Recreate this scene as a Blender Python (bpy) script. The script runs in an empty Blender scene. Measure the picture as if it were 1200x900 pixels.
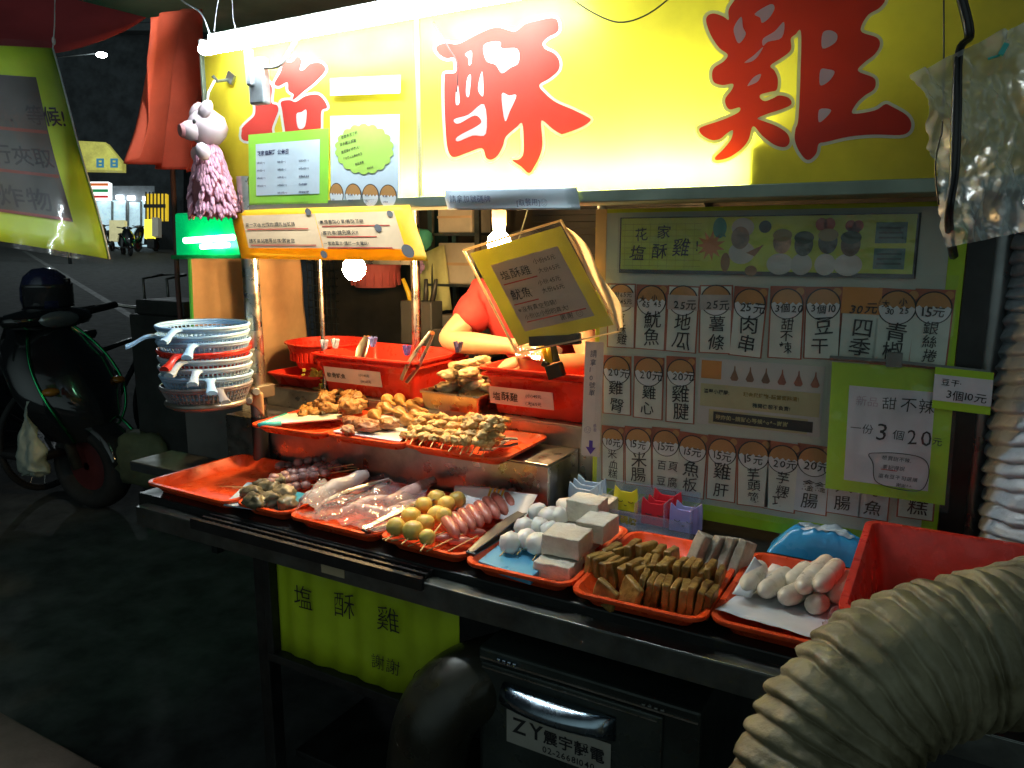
import bpy, bmesh, math, random
from mathutils import Vector, Matrix, noise, geometry
V = Vector
random.seed(7)
SC = bpy.context.scene
COL = SC.collection
rnd = random.uniform

# ------------------------------------------------------------------ camera
FPX, U0, V0 = 900.0, 600.0, 450.0
PITCH = math.atan((V0 - 285.0) / FPX)
YAW = math.pi / 2 - math.atan((U0 + 1000.0) / FPX * math.cos(PITCH))
CAM = V((0, 0, 1.5))
FWD = V((-math.sin(YAW) * math.cos(PITCH), math.cos(YAW) * math.cos(PITCH), -math.sin(PITCH)))
RGT = V((math.cos(YAW), math.sin(YAW), 0))
UPV = RGT.cross(FWD)
cd = bpy.data.cameras.new('camera')
cam = bpy.data.objects.new('camera', cd)
COL.objects.link(cam)
cd.sensor_width = 36
cd.lens = 27.0
cd.clip_start = 0.02
cd.clip_end = 400
m = Matrix((RGT, UPV, -FWD)).transposed().to_4x4()
m.translation = CAM
cam.matrix_world = m
SC.camera = cam

# ------------------------------------------------------------------ night sky, exposure
w = bpy.data.worlds.new('World')
SC.world = w
w.use_nodes = True
bg = w.node_tree.nodes['Background']
# night sky: almost black, with the glow of the lit street beyond the viewer
_nt = w.node_tree
_tc = _nt.nodes.new('ShaderNodeTexCoord'); _dt = _nt.nodes.new('ShaderNodeVectorMath'); _dt.operation = 'DOT_PRODUCT'
_dt.inputs[1].default_value = V((.42, -.90, .12)).normalized()
_nt.links.new(_tc.outputs['Generated'], _dt.inputs[0])
_rp = _nt.nodes.new('ShaderNodeValToRGB')
_rp.color_ramp.elements[0].position = .45; _rp.color_ramp.elements[0].color = (.006, .009, .011, 1)
_rp.color_ramp.elements[1].position = 1.0; _rp.color_ramp.elements[1].color = (.56, .74, .74, 1)
_nt.links.new(_dt.outputs['Value'], _rp.inputs[0]); _nt.links.new(_rp.outputs[0], bg.inputs[0])
bg.inputs[1].default_value = 0.27
SC.view_settings.view_transform = 'Standard'
SC.view_settings.look = 'None'
SC.view_settings.exposure = 1.05
SC.view_settings.gamma = 1.0
SC.view_settings.use_curve_mapping = False
SC.render.engine = 'CYCLES'
cy = SC.cycles
cy.use_denoising = True
cy.use_adaptive_sampling = True
cy.adaptive_threshold = 0.02
cy.max_bounces = 8
cy.diffuse_bounces = 4
cy.glossy_bounces = 4
cy.transmission_bounces = 6
cy.transparent_max_bounces = 12
cy.caustics_reflective = False
cy.caustics_refractive = False
cy.sample_clamp_indirect = 4.0

TUBE_L, BULB_L, INNER_L = 52.0, 215.0, 125.0

# ------------------------------------------------------------------ pixel -> point on a real plane
def ray(u, v): return FWD + RGT * ((u - U0) / FPX) - UPV * ((v - V0) / FPX)
def pY(u, v, y):
    r = ray(u, v); return CAM + r * (y / r.y)
def pZ(u, v, z):
    r = ray(u, v); return CAM + r * ((z - CAM.z) / r.z)
def pD(u, v, d): return CAM + ray(u, v) * d

# ------------------------------------------------------------------ materials
MATS = {}
def mat(name, col, rough=.5, metal=0, var=.12, vs=6, bump=0, bs=40, sss=0, emit=0, ecol=None, alpha=1, trans=0, coat=0, rvar=.12, translucent=0, col2=None):
    if name in MATS: return MATS[name]
    M = bpy.data.materials.new(name); M.use_nodes = True
    nt = M.node_tree; N = nt.nodes; L = nt.links
    p = N['Principled BSDF']; out = N['Material Output']
    tc = N.new('ShaderNodeTexCoord'); oi = N.new('ShaderNodeObjectInfo')
    ad = N.new('ShaderNodeVectorMath'); ad.operation = 'ADD'
    ml = N.new('ShaderNodeMath'); ml.operation = 'MULTIPLY'; ml.inputs[1].default_value = 37.0
    L.new(oi.outputs['Random'], ml.inputs[0])
    L.new(tc.outputs['Object'], ad.inputs[0]); L.new(ml.outputs[0], ad.inputs[1])
    no = N.new('ShaderNodeTexNoise'); no.inputs['Scale'].default_value = vs; no.inputs['Detail'].default_value = 5
    no.inputs['Roughness'].default_value = .6
    L.new(ad.outputs[0], no.inputs['Vector'])
    cr = N.new('ShaderNodeValToRGB')
    a = [max(0, c * (1 - var)) for c in col]; b = list(col2) if col2 else [min(1, c * (1 + var)) for c in col]
    cr.color_ramp.elements[0].color = (*a, 1); cr.color_ramp.elements[1].color = (*b, 1)
    cr.color_ramp.elements[0].position = .35; cr.color_ramp.elements[1].position = .65
    L.new(no.outputs['Fac'], cr.inputs[0]); L.new(cr.outputs[0], p.inputs['Base Color'])
    mr = N.new('ShaderNodeMapRange'); mr.inputs[1].default_value = .3; mr.inputs[2].default_value = .7
    mr.inputs[3].default_value = max(.03, rough - rvar); mr.inputs[4].default_value = min(1, rough + rvar)
    n2 = N.new('ShaderNodeTexNoise'); n2.inputs['Scale'].default_value = vs * 2.3; n2.inputs['Detail'].default_value = 4
    L.new(ad.outputs[0], n2.inputs['Vector']); L.new(n2.outputs['Fac'], mr.inputs[0]); L.new(mr.outputs[0], p.inputs['Roughness'])
    p.inputs['Metallic'].default_value = metal
    p.inputs['Subsurface Weight'].default_value = sss
    if sss: p.inputs['Subsurface Radius'].default_value = (1, .5, .3); p.inputs['Subsurface Scale'].default_value = .008
    p.inputs['Coat Weight'].default_value = coat
    p.inputs['Transmission Weight'].default_value = trans
    if bump:
        nb = N.new('ShaderNodeTexNoise'); nb.inputs['Scale'].default_value = bs; nb.inputs['Detail'].default_value = 6
        L.new(ad.outputs[0], nb.inputs['Vector'])
        bp = N.new('ShaderNodeBump'); bp.inputs['Strength'].default_value = bump; bp.inputs['Distance'].default_value = .01
        L.new(nb.outputs['Fac'], bp.inputs['Height']); L.new(bp.outputs[0], p.inputs['Normal'])
    if emit:
        p.inputs['Emission Color'].default_value = (*(ecol or col), 1); p.inputs['Emission Strength'].default_value = emit
    sh = p.outputs[0]
    if translucent:
        t = N.new('ShaderNodeBsdfTranslucent'); L.new(cr.outputs[0], t.inputs[0])
        mx = N.new('ShaderNodeMixShader'); mx.inputs[0].default_value = translucent
        L.new(sh, mx.inputs[1]); L.new(t.outputs[0], mx.inputs[2]); sh = mx.outputs[0]
    if alpha < 1:
        t = N.new('ShaderNodeBsdfTransparent')
        mx = N.new('ShaderNodeMixShader'); mx.inputs[0].default_value = alpha
        L.new(t.outputs[0], mx.inputs[1]); L.new(sh, mx.inputs[2]); sh = mx.outputs[0]
    if sh != p.outputs[0]: L.new(sh, out.inputs[0])
    MATS[name] = M
    return M

def film(name, col=(.8, .85, .9), a=.18, rough=.12, bump=.5, bs=9):
    """thin clear plastic: mostly transparent with glossy creases"""
    if name in MATS: return MATS[name]
    M = bpy.data.materials.new(name); M.use_nodes = True
    nt = M.node_tree; N = nt.nodes; L = nt.links
    p = N['Principled BSDF']; out = N['Material Output']
    p.inputs['Base Color'].default_value = (*col, 1); p.inputs['Roughness'].default_value = rough
    tc = N.new('ShaderNodeTexCoord'); nb = N.new('ShaderNodeTexNoise'); nb.inputs['Scale'].default_value = bs; nb.inputs['Detail'].default_value = 3
    L.new(tc.outputs['Object'], nb.inputs['Vector'])
    bp = N.new('ShaderNodeBump'); bp.inputs['Strength'].default_value = bump * .45; bp.inputs['Distance'].default_value = .012
    L.new(nb.outputs['Fac'], bp.inputs['Height']); L.new(bp.outputs[0], p.inputs['Normal'])
    t = N.new('ShaderNodeBsdfTransparent'); mx = N.new('ShaderNodeMixShader')
    g = N.new('ShaderNodeBsdfGlossy'); g.inputs['Roughness'].default_value = rough; L.new(bp.outputs[0], g.inputs['Normal'])
    m2 = N.new('ShaderNodeMixShader'); fr = N.new('ShaderNodeFresnel'); ge = N.new('ShaderNodeNewGeometry'); io = N.new('ShaderNodeMapRange'); io.inputs[3].default_value = 1.45; io.inputs[4].default_value = 1 / 1.45; L.new(ge.outputs['Backfacing'], io.inputs[0]); L.new(io.outputs[0], fr.inputs[0]); L.new(bp.outputs[0], fr.inputs['Normal'])
    mx.inputs[0].default_value = a
    L.new(t.outputs[0], mx.inputs[1]); L.new(p.outputs[0], mx.inputs[2])
    L.new(fr.outputs[0], m2.inputs[0]); L.new(mx.outputs[0], m2.inputs[1]); L.new(g.outputs[0], m2.inputs[2])
    L.new(m2.outputs[0], out.inputs[0])
    MATS[name] = M
    return M

# ------------------------------------------------------------------ mesh builder
class MB:
    def __init__(s): s.bm = bmesh.new()
    def face(s, pts):
        vs = [s.bm.verts.new(p) for p in pts]
        try: return s.bm.faces.new(vs)
        except ValueError: return None
    def add(s, verts, faces):
        vs = [s.bm.verts.new(p) for p in verts]
        for f in faces:
            try: s.bm.faces.new([vs[i] for i in f])
            except ValueError: pass
        return vs
    def box(s, c, d, R=None):
        c = V(c); x, y, z = d[0] / 2, d[1] / 2, d[2] / 2
        P = [V((a * x, b * y, e * z)) for a in (-1, 1) for b in (-1, 1) for e in (-1, 1)]
        if R is not None: P = [R @ p for p in P]
        s.add([c + p for p in P], [(0, 1, 3, 2), (4, 6, 7, 5), (0, 4, 5, 1), (2, 3, 7, 6), (0, 2, 6, 4), (1, 5, 7, 3)])
        return s
    def slab(s, a, b):  # box from min corner to max corner
        return s.box([(a[i] + b[i]) / 2 for i in range(3)], [abs(b[i] - a[i]) for i in range(3)])
    def rings(s, rings, cap=True, closed=True):
        rv = [[s.bm.verts.new(p) for p in r] for r in rings]
        n = len(rv[0])
        for a, b in zip(rv, rv[1:]):
            for i in range(n if closed else n - 1):
                j = (i + 1) % n
                try: s.bm.faces.new((a[i], a[j], b[j], b[i]))
                except ValueError: pass
        if cap and closed:
            for r, rev in ((rv[0], True), (rv[-1], False)):
                try: s.bm.faces.new(r[::-1] if rev else r)
                except ValueError: pass
        return s
    def tube(s, pts, r, n=10, cap=True):
        pts = [V(p) for p in pts]; k = len(pts)
        rr = r if isinstance(r, (list, tuple)) else [r] * k
        T = []
        for i in range(k):
            t = pts[min(i + 1, k - 1)] - pts[max(i - 1, 0)]
            T.append(t.normalized() if t.length > 1e-9 else V((0, 0, 1)))
        a = V((0, 0, 1)) if abs(T[0].z) < .9 else V((1, 0, 0))
        u = T[0].cross(a).normalized(); R = []
        for i in range(k):
            u = (u - T[i] * u.dot(T[i])).normalized(); v = T[i].cross(u)
            R.append([pts[i] + (u * math.cos(2 * math.pi * j / n) + v * math.sin(2 * math.pi * j / n)) * rr[i] for j in range(n)])
        return s.rings(R, cap)
    def lathe(s, prof, c=(0, 0, 0), R=None, n=24, cap=False, sx=1, sy=1):
        c = V(c); rg = []
        for r, z in prof:
            q = [V((r * sx * math.cos(2 * math.pi * j / n), r * sy * math.sin(2 * math.pi * j / n), z)) for j in range(n)]
            rg.append([c + (R @ p if R is not None else p) for p in q])
        return s.rings(rg, cap)
    def blob(s, c, d, R=None, amp=.0, fr=3.0, sub=2, seed=None):
        t = bmesh.new(); bmesh.ops.create_icosphere(t, subdivisions=sub, radius=1)
        sd = V((rnd(0, 99), rnd(0, 99), rnd(0, 99))) if seed is None else V((seed, seed * 1.7, seed * .3))
        c = V(c); P = []
        for v in t.verts:
            p = v.co.copy()
            if amp: p *= 1 + amp * noise.fractal(p * fr * .5 + sd, .8, 2.2, 3)
            p = V((p.x * d[0], p.y * d[1], p.z * d[2]))
            P.append(c + (R @ p if R is not None else p))
        t.verts.index_update()
        F = [[v.index for v in f.verts] for f in t.faces]
        s.add(P, F); t.free()
        return s
    def ring(s, c, R0, r, R=None, n=32, m=8, sx=1, sy=1):
        c = V(c); rg = []
        for i in range(n):
            a = 2 * math.pi * i / n; o = V((math.cos(a), math.sin(a), 0)); q = []
            for j in range(m):
                b = 2 * math.pi * j / m
                p = o * (R0 + r * math.cos(b)) + V((0, 0, r * math.sin(b))); p.x *= sx; p.y *= sy
                q.append(c + (R @ p if R is not None else p))
            rg.append(q)
        rg.append(rg[0])
        rv = [[s.bm.verts.new(p) for p in r_] for r_ in rg[:-1]]; rv.append(rv[0])
        for a, b in zip(rv, rv[1:]):
            for i in range(m): s.bm.faces.new((a[i], b[i], b[(i + 1) % m], a[(i + 1) % m]))
        return s
    def poly(s, loops):  # loops of 3D points, first outer then holes
        tri = geometry.tessellate_polygon(loops)
        flat = [p for l in loops for p in l]
        s.add(flat, tri); return s
    def grid(s, f, nu, nv):
        vs = [[s.bm.verts.new(f(i / nu, j / nv)) for j in range(nv + 1)] for i in range(nu + 1)]
        for i in range(nu):
            for j in range(nv): s.bm.faces.new((vs[i][j], vs[i + 1][j], vs[i + 1][j + 1], vs[i][j + 1]))
        return s

LOC = {}   # base point of every top-level thing (its parts' meshes are stored relative to it)
def _link(name, b, mt, base, parent, smooth, bevel, weld, recalc, solid, sub):
    me = bpy.data.meshes.new(name)
    if weld: bmesh.ops.remove_doubles(b.bm, verts=b.bm.verts, dist=weld)
    if recalc: bmesh.ops.recalc_face_normals(b.bm, faces=b.bm.faces)
    b.bm.to_mesh(me); b.bm.free()
    if base is not None: me.transform(Matrix.Translation(-base))
    if mt: me.materials.append(mt)
    if smooth:
        me.polygons.foreach_set('use_smooth', [True] * len(me.polygons))
        if smooth is not True: me.set_sharp_from_angle(angle=math.radians(smooth))
    o = bpy.data.objects.new(name, me); COL.objects.link(o)
    if solid:
        q = o.modifiers.new('solid', 'SOLIDIFY'); q.thickness = solid; q.offset = 0
    if sub:
        q = o.modifiers.new('sub', 'SUBSURF'); q.levels = sub; q.render_levels = sub
    if bevel:
        q = o.modifiers.new('bevel', 'BEVEL'); q.width = bevel; q.segments = 2; q.limit_method = 'ANGLE'; q.angle_limit = math.radians(40)
    return o
def tag(o, label, cat=None, group=None, kind=None):
    if label: o['label'] = label
    if cat: o['category'] = cat
    if group: o['group'] = group
    if kind: o['kind'] = kind
    return o
def thing(name, label, cat, loc=(0, 0, 0), rz=0, group=None):
    o = bpy.data.objects.new(name, None); COL.objects.link(o); o.empty_display_size = .05
    o.location = loc; o.rotation_euler = (0, 0, rz); LOC[o] = V(loc) if not rz else V((0, 0, 0))
    return tag(o, label, cat, group)
def solo(name, label, cat, b, mt, base, group=None, smooth=False, bevel=0, weld=0, recalc=True, solid=0, sub=0, kind=None):
    """a thing that is one mesh (it may carry child parts)"""
    base = V(base); o = _link(name, b, mt, base, None, smooth, bevel, weld, recalc, solid, sub)
    o.location = base; LOC[o] = base
    return tag(o, label, cat, group, kind)
def part(name, b, mt, parent, local=False, smooth=False, bevel=0, weld=0, recalc=True, solid=0, sub=0, label=None):
    base = None if local else LOC.get(parent, V((0, 0, 0)))
    o = _link(name, b, mt, base, parent, smooth, bevel, weld, recalc, solid, sub)
    o.parent = parent; LOC[o] = base if base is not None else V((0, 0, 0))
    if label: o['label'] = label
    return o
def struct(name, b, mt, smooth=False, kind='structure', **k):
    o = _link(name, b, mt, None, None, smooth, k.get('bevel', 0), 0, True, 0, 0)
    o['kind'] = kind; return o
def kids(o): return [c for c in COL.objects if c.parent == o]
def dup(o, loc=None, rz=None, label=None, parent=None, group=None):
    c = o.copy(); COL.objects.link(c)
    if parent: c.parent = parent
    if loc is not None: c.location = loc
    if rz is not None: c.rotation_euler.z = rz
    if label: c['label'] = label
    if group: c['group'] = group
    for ch in kids(o): dup(ch, parent=c)
    return c
def RZ(a): return Matrix.Rotation(a, 3, 'Z')
def RX(a): return Matrix.Rotation(a, 3, 'X')
def RY(a): return Matrix.Rotation(a, 3, 'Y')
def aim(d):  # rotation taking +Z to d
    return V((0, 0, 1)).rotation_difference(V(d).normalized()).to_matrix()
def smooth_loop(pts, k=4):
    out = []; n = len(pts)
    for i in range(n):
        a, b, c, d = (V(pts[(i + q) % n]) for q in (-1, 0, 1, 2))
        for j in range(k):
            t = j / k
            out.append(.5 * ((2 * b) + (c - a) * t + (2 * a - 5 * b + 4 * c - d) * t * t + (3 * b - a - 3 * c + d) * t ** 3))
    return out
def spline(pts, k=6):
    pts = [V(p) for p in pts]; out = []
    for i in range(len(pts) - 1):
        a, b, c, d = pts[max(i - 1, 0)], pts[i], pts[i + 1], pts[min(i + 2, len(pts) - 1)]
        for j in range(k):
            t = j / k
            out.append(.5 * ((2 * b) + (c - a) * t + (2 * a - 5 * b + 4 * c - d) * t * t + (3 * b - a - 3 * c + d) * t ** 3))
    out.append(pts[-1]); return out

# ------------------------------------------------------------------ lettering
GL = {}
def glyph(ch, off):
    k = (ch, off)
    if k not in GL:
        c = bpy.data.curves.new('g', 'FONT'); c.body = ch; c.size = 1; c.offset = off; c.resolution_u = 2
        o = bpy.data.objects.new('g', c); COL.objects.link(o)
        me = bpy.data.meshes.new_from_object(o)
        vs = [V((v.co.x, v.co.y)) for v in me.vertices]; fs = [tuple(p.vertices) for p in me.polygons]
        bpy.data.objects.remove(o); bpy.data.curves.remove(c); bpy.data.meshes.remove(me)
        if vs:
            x1 = max(v.x for v in vs); x0 = min(v.x for v in vs); adv = 1.02 if ord(ch) > 0x2e80 and ord(ch) < 0xff00 else x1 - x0 + .12
            if adv < 1: vs = [V((v.x - x0 + .05, v.y)) for v in vs]
        else: adv = .35
        GL[k] = (vs, fs, adv)
    return GL[k]
class Frame:
    """a flat sheet: origin at the top left, x to the right, y DOWN, n towards the reader"""
    def __init__(s, O, ux, uy, w, h):
        s.O = V(O); s.ux = V(ux).normalized(); s.uy = V(uy).normalized(); s.n = s.uy.cross(s.ux).normalized() * 1; s.w = w; s.h = h
        if s.n.dot(CAM - s.O) < 0: s.n = -s.n
    def p(s, x, y, d=0): return s.O + s.ux * (x * s.w) + s.uy * (y * s.h) + s.n * d
    def q(s, x, y, d=0): return s.O + s.ux * x + s.uy * y + s.n * d   # in metres
    def rect(s, b, x0, y0, x1, y1, d=0, t=.0006):
        P = [s.p(x0, y0, d), s.p(x1, y0, d), s.p(x1, y1, d), s.p(x0, y1, d)]
        b.rings([[p - s.n * t for p in P], P]); return b
    def text(s, b, txt, x, y, size, off=.0, d=.0008, jit=.06, vert=False, shear=.06, ang=0, step=None):
        """x, y: start of the baseline in fractions of the sheet; size in metres"""
        X, Y = x * s.w, y * s.h; ca, sa = math.cos(ang), math.sin(ang); cx = cyy = 0
        for ch in txt:
            if ch == ' ': cx += size * .4; continue
            vs, fs, adv = glyph(ch, off)
            k = size * (1 + rnd(-jit, jit)); a = rnd(-jit, jit) * .9; jy = rnd(-jit, jit) * size * .6
            c, sn = math.cos(a), math.sin(a); out = []
            sd = rnd(0, 99)
            for v in vs:
                if jit: z_ = noise.noise_vector(V((v.x * 1.3, v.y * 1.3, sd))); v = V((v.x + z_.x * .075, v.y + z_.y * .075))
                px = v.x + v.y * shear * (1 if jit else 0); py = v.y
                gx, gy = (px * c - py * sn) * k + cx, (px * sn + py * c) * k - cyy + jy
                gx, gy = gx * ca - gy * sa, gx * sa + gy * ca
                out.append(s.q(X + gx, Y - gy, d))
            b.add(out, fs)
            if vert: cyy += size * 1.08
            else: cx += (step or adv) * size * 1.02
        return b
def frame_px(tl, tr, bl, Y):
    a, b, c = pY(*tl, Y), pY(*tr, Y), pY(*bl, Y)
    return Frame(a, b - a, c - a, (b - a).length, (c - a).length)
def frame_pd(tl, tr, bl, d1, d2=None, d3=None):
    a, b, c = pD(*tl, d1), pD(*tr, d2 or d1), pD(*bl, d3 or d1)
    return Frame(a, b - a, c - a, (b - a).length, (c - a).length)
def sheet(name, label, cat, f, mt, t=.0012, group=None, d=0, curl=0):
    b = MB()
    if curl:
        b.grid(lambda u, v: f.p(u, v, d + curl * (math.sin(u * 5 + v * 2) * .5 + math.sin(v * 4.3 + u) * .5)), 10, 10)
        return solo(name, label, cat, b, mt, f.p(.5, 1), group, smooth=True, solid=t)
    f.rect(b, 0, 0, 1, 1, d, t)
    return solo(name, label, cat, b, mt, f.p(.5, 1), group)
def ink(parent, mt, f, lines, name='lettering', **k):
    b = MB()
    for l in lines:
        kw = dict(k); kw.update(l[4] if len(l) > 4 else {}); f.text(b, l[0], l[1], l[2], l[3], **kw)
    return part(name, b, mt, parent, recalc=False)
# ------------------------------------------------------------------ material library
steel = mat('brushed_steel', (.50, .47, .43), .34, 1, .25, 9, .05, 120)
dsteel = mat('dark_steel', (.17, .18, .17), .42, .9, .35, 7, .08, 60)
pipe = mat('galvanised_pipe', (.55, .53, .5), .3, 1, .2, 12)
black = mat('black_plastic', (.014, .014, .015), .42, 0, .3, 9, .1, 80)
blackp = mat('black_paint_metal', (.02, .022, .022), .38, .3, .4, 5, .06, 40)
orange = mat('orange_tray_plastic', (.74, .075, .014), .36, 0, .2, 11, .05, 120, sss=.1, rvar=.2)
redp = mat('red_bin_plastic', (.70, .035, .018), .34, 0, .16, 9, .05, 120, sss=.1, rvar=.2)
lime = mat('lime_card', (.38, .62, .02), .5, 0, .12, 8)
limeY = mat('yellow_lime_card', (.58, .66, .03), .5, 0, .12, 6)
ylw = mat('yellow_card', (.82, .60, .03), .5, 0, .1, 8)
paperw = mat('white_paper', (.72, .72, .70), .6, 0, .06, 10)
paperb = mat('bluish_paper', (.55, .66, .74), .6, 0, .06, 10)
paperg = mat('greyed_paper', (.48, .43, .40), .6, 0, .14, 6)
papero = mat('buff_paper', (.72, .50, .30), .6, 0, .1, 8)
inkk = mat('black_ink', (.012, .012, .014), .6, 0, .2)
inkb = mat('dark_blue_ink', (.03, .04, .11), .6, 0, .2)
inkr = mat('red_ink', (.50, .05, .03), .6, 0, .2)
inkp = mat('purple_ink', (.09, .04, .28), .6, 0, .2)
clear = film('clear_film')
clear2 = film('wrinkled_film', a=.10, bump=.9, bs=22)

# ------------------------------------------------------------------ ground and street
def gz(x, y): return .047 * max(0.0, -x - 4.2)
asph = mat('asphalt', (.042, .046, .044), .85, 0, .45, 7, .05, 260, rvar=.05)
b = MB()
xs = [12, 4, 2, 0, -1, -2, -3, -4.2, -6, -8, -12, -18, -26, -40, -70, -120]
ys = [-30, -12, -5, -2, 0, 1, 2, 3, 5, 8, 12, 20, 35, 60]
gv = [[b.bm.verts.new((x, y, gz(x, y))) for y in ys] for x in xs]
for i in range(len(xs) - 1):
    for j in range(len(ys) - 1): b.bm.faces.new((gv[i][j], gv[i + 1][j], gv[i + 1][j + 1], gv[i][j + 1]))
struct('road', b, asph)
b = MB(); P = [pZ(0, 772, .03), pZ(60, 826, .03), pZ(175, 920, .03)]
b.slab((-6, -1.5, .0), (-1.35, 1.12, .03))
b.bm.verts.ensure_lookup_table()
o = struct('pavement', b, mat('pavement_tile', (.10, .072, .055), .7, 0, .3, 4, .2, 50), bevel=.008)
# painted line on the road
b = MB(); b.box((-14, 9.0, 0), (.01, .01, .004)); 
b = MB()
L0 = [V((-7, 5.6, 0)), V((-30, 16, 0))]
b.rings([[V((p.x, p.y, gz(p.x, p.y) + .004)), V((p.x + .05, p.y + .12, gz(p.x, p.y) + .004))] for p in (L0[0], V((-12, 7.86, 0)), V((-20, 11.48, 0)), L0[1])], cap=False, closed=False)
struct('road_line', b, mat('worn_white_line', (.13, .135, .13), .7, 0, .4, 9))

# far street: buildings, shop fronts and their signs ----------------------------------------
dark_wall = mat('dark_facade', (.035, .04, .045), .8, 0, .4, 1.5, .2, 12)
def facing(u0, v0, u1, v1, d):
    return frame_pd((u0, v0), (u1, v0), (u0, v1), d)
def fbox(b, f, x0, y0, x1, y1, depth=.3, d=0):
    P = [f.p(x0, y0, d), f.p(x1, y0, d), f.p(x1, y1, d), f.p(x0, y1, d)]
    b.rings([[p - f.n * depth for p in P], P]); return b
f = facing(-330, -260, 215, 292, 36)
t = thing('apartment_block', 'dark apartment block at the end of the street behind the hanging notice', 'building', f.p(.5, 1))
b = MB(); fbox(b, f, 0, 0, 1, 1, 8); part('wall', b, dark_wall, t)
for i in range(7):
    for j in range(5):
        b = MB(); fbox(b, f, .05 + .135 * i, .06 + .1 * j, .05 + .135 * i + .07, .06 + .1 * j + .06, .2, .05); part('window', b, mat('dark_glass', (.02, .03, .035), .15, 0, .2), t)
b = MB()
for j in range(6): fbox(b, f, 0, .03 + .1 * j, 1, .045 + .1 * j, .5, .45)
part('ledge', b, mat('grey_ledge', (.07, .08, .085), .8), t)
# lit shop
f = facing(98, 215, 176, 291, 33)
t = thing('corner_shop', 'lit glass fronted shop at the far end of the street', 'shop', f.p(.5, 1))
b = MB(); fbox(b, f, 0, 0, 1, 1, 3, -.4); part('wall', b, mat('shop_wall', (.18, .2, .22), .7), t)
lit = mat('lit_shop_window', (.5, .7, .8), .3, emit=.32, ecol=(.55, .8, .92), var=.5, vs=2)
for (x0, x1) in ((.08, .34), (.36, .56), (.6, .78), (.8, .97)):
    b = MB(); fbox(b, f, x0, .25 + rnd(-.03, .03), x1, .95, .05, -.38); w_ = part('window', b, lit, t)
    b = MB(); fbox(b, f, x0, .25, x0 + .02, .98, .08, -.3); part('window_frame', b, dsteel, w_)
lamp_w = mat('white_lamp_glow', (.9, .95, 1), .4, emit=4, ecol=(.85, .95, 1))
b = MB()
for x in (.2, .45, .62, .85): fbox(b, f, x, .14 + .05 * x, x + .1, .2 + .05 * x, .1, -.2)
part('lamp', b, lamp_w, t)
# striped fascia
f = facing(97, 213, 127, 233, 32)
t = thing('striped_shop_sign', 'white shop fascia with red and green stripes above the far shop', 'sign', f.p(.5, 1))
b = MB(); fbox(b, f, 0, 0, 1, 1, .3); part('panel', b, mat('lit_white_sign', (.8, .85, .85), .4, emit=.9, ecol=(.9, 1, 1)), t)
b = MB(); fbox(b, f, 0, .1, 1, .25, .05, .06); part('stripe', b, mat('stripe_orange', (.7, .15, .03), .5, emit=.35), t)
b = MB(); fbox(b, f, 0, .45, 1, .62, .05, .06); part('stripe', b, mat('stripe_green', (.02, .3, .1), .5, emit=.3), t)
b = MB(); fbox(b, f, 0, .82, 1, .95, .05, .06); part('stripe', b, mat('stripe_red', (.6, .03, .03), .5, emit=.35), t)
# yellow awning sign
f = facing(92, 165, 143, 200, 28)
t = thing('yellow_awning_sign', 'dim yellow sloped sign board with two blue characters over the street', 'sign', f.p(.5, 1))
b = MB(); b.rings([[f.p(0, 0, -.3), f.p(.62, .05, -.3), f.p(1, .72, -.3), f.p(1, 1, -.3), f.p(0, .97, -.3)], [f.p(0, 0), f.p(.62, .05), f.p(1, .72), f.p(1, 1), f.p(0, .97)]])
part('panel', b, mat('lit_yellow_sign', (.6, .55, .1), .5, emit=.17, ecol=(.75, .72, .16), var=.5, vs=2), t)
b = MB()
for x in (.42, .74):
    fbox(b, f, x, .6, x + .05, .9, .02, .03); fbox(b, f, x + .12, .6, x + .17, .9, .02, .03)
    fbox(b, f, x + .05, .6, x + .12, .66, .02, .03); fbox(b, f, x + .05, .73, x + .12, .79, .02, .03); fbox(b, f, x + .05, .84, x + .12, .9, .02, .03)
part('character_block', b, mat('sign_blue', (.05, .25, .45), .5, emit=.12, ecol=(.1, .4, .6)), t)
# yellow barred window/sign, small yellow box sign, pale board
f = facing(170, 227, 195, 258, 30)
t = thing('yellow_grille_sign', 'yellow lit panel behind dark upright bars on the far street', 'sign', f.p(.5, 1))
b = MB(); fbox(b, f, 0, 0, 1, 1, .2); part('panel', b, mat('amber_panel', (.6, .4, .02), .5, emit=.35, ecol=(.9, .6, .03), var=.3), t)
b = MB()
for i in range(6): fbox(b, f, .05 + .17 * i, -.05, .1 + .17 * i, 1.05, .05, .08)
fbox(b, f, 0, .42, 1, .55, .05, .12); part('bars', b, black, t)
f = facing(169, 257, 181, 279, 29)
t = thing('yellow_box_sign', 'small bright yellow box sign standing at the road end', 'sign', f.p(.5, 1.2))
b = MB(); fbox(b, f, 0, 0, .75, 1, .3); part('panel', b, mat('bright_yellow_sign', (.8, .75, .02), .5, emit=.9, ecol=(1, .9, .05)), t)
b = MB(); fbox(b, f, .75, -.1, 1.35, .9, .3); part('side', b, mat('sign_side', (.4, .38, .3), .6, emit=.1), t)
b = MB(); fbox(b, f, .2, 1, .9, 1.5, .2, -.05); part('stand', b, black, t)
f = facing(128, 258, 146, 285, 29)
t = thing('pale_signboard', 'pale yellow board standing on the road in front of the lit shop', 'sign', f.p(.5, 1))
b = MB(); fbox(b, f, 0, 0, 1, .9, .2); part('panel', b, mat('pale_yellow_board', (.6, .55, .3), .6, emit=.22, ecol=(.8, .75, .4), var=.35, vs=2), t)
b = MB(); fbox(b, f, .1, .9, .2, 1.1, .1); fbox(b, f, .8, .9, .9, 1.1, .1); part('leg', b, black, t)
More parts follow.
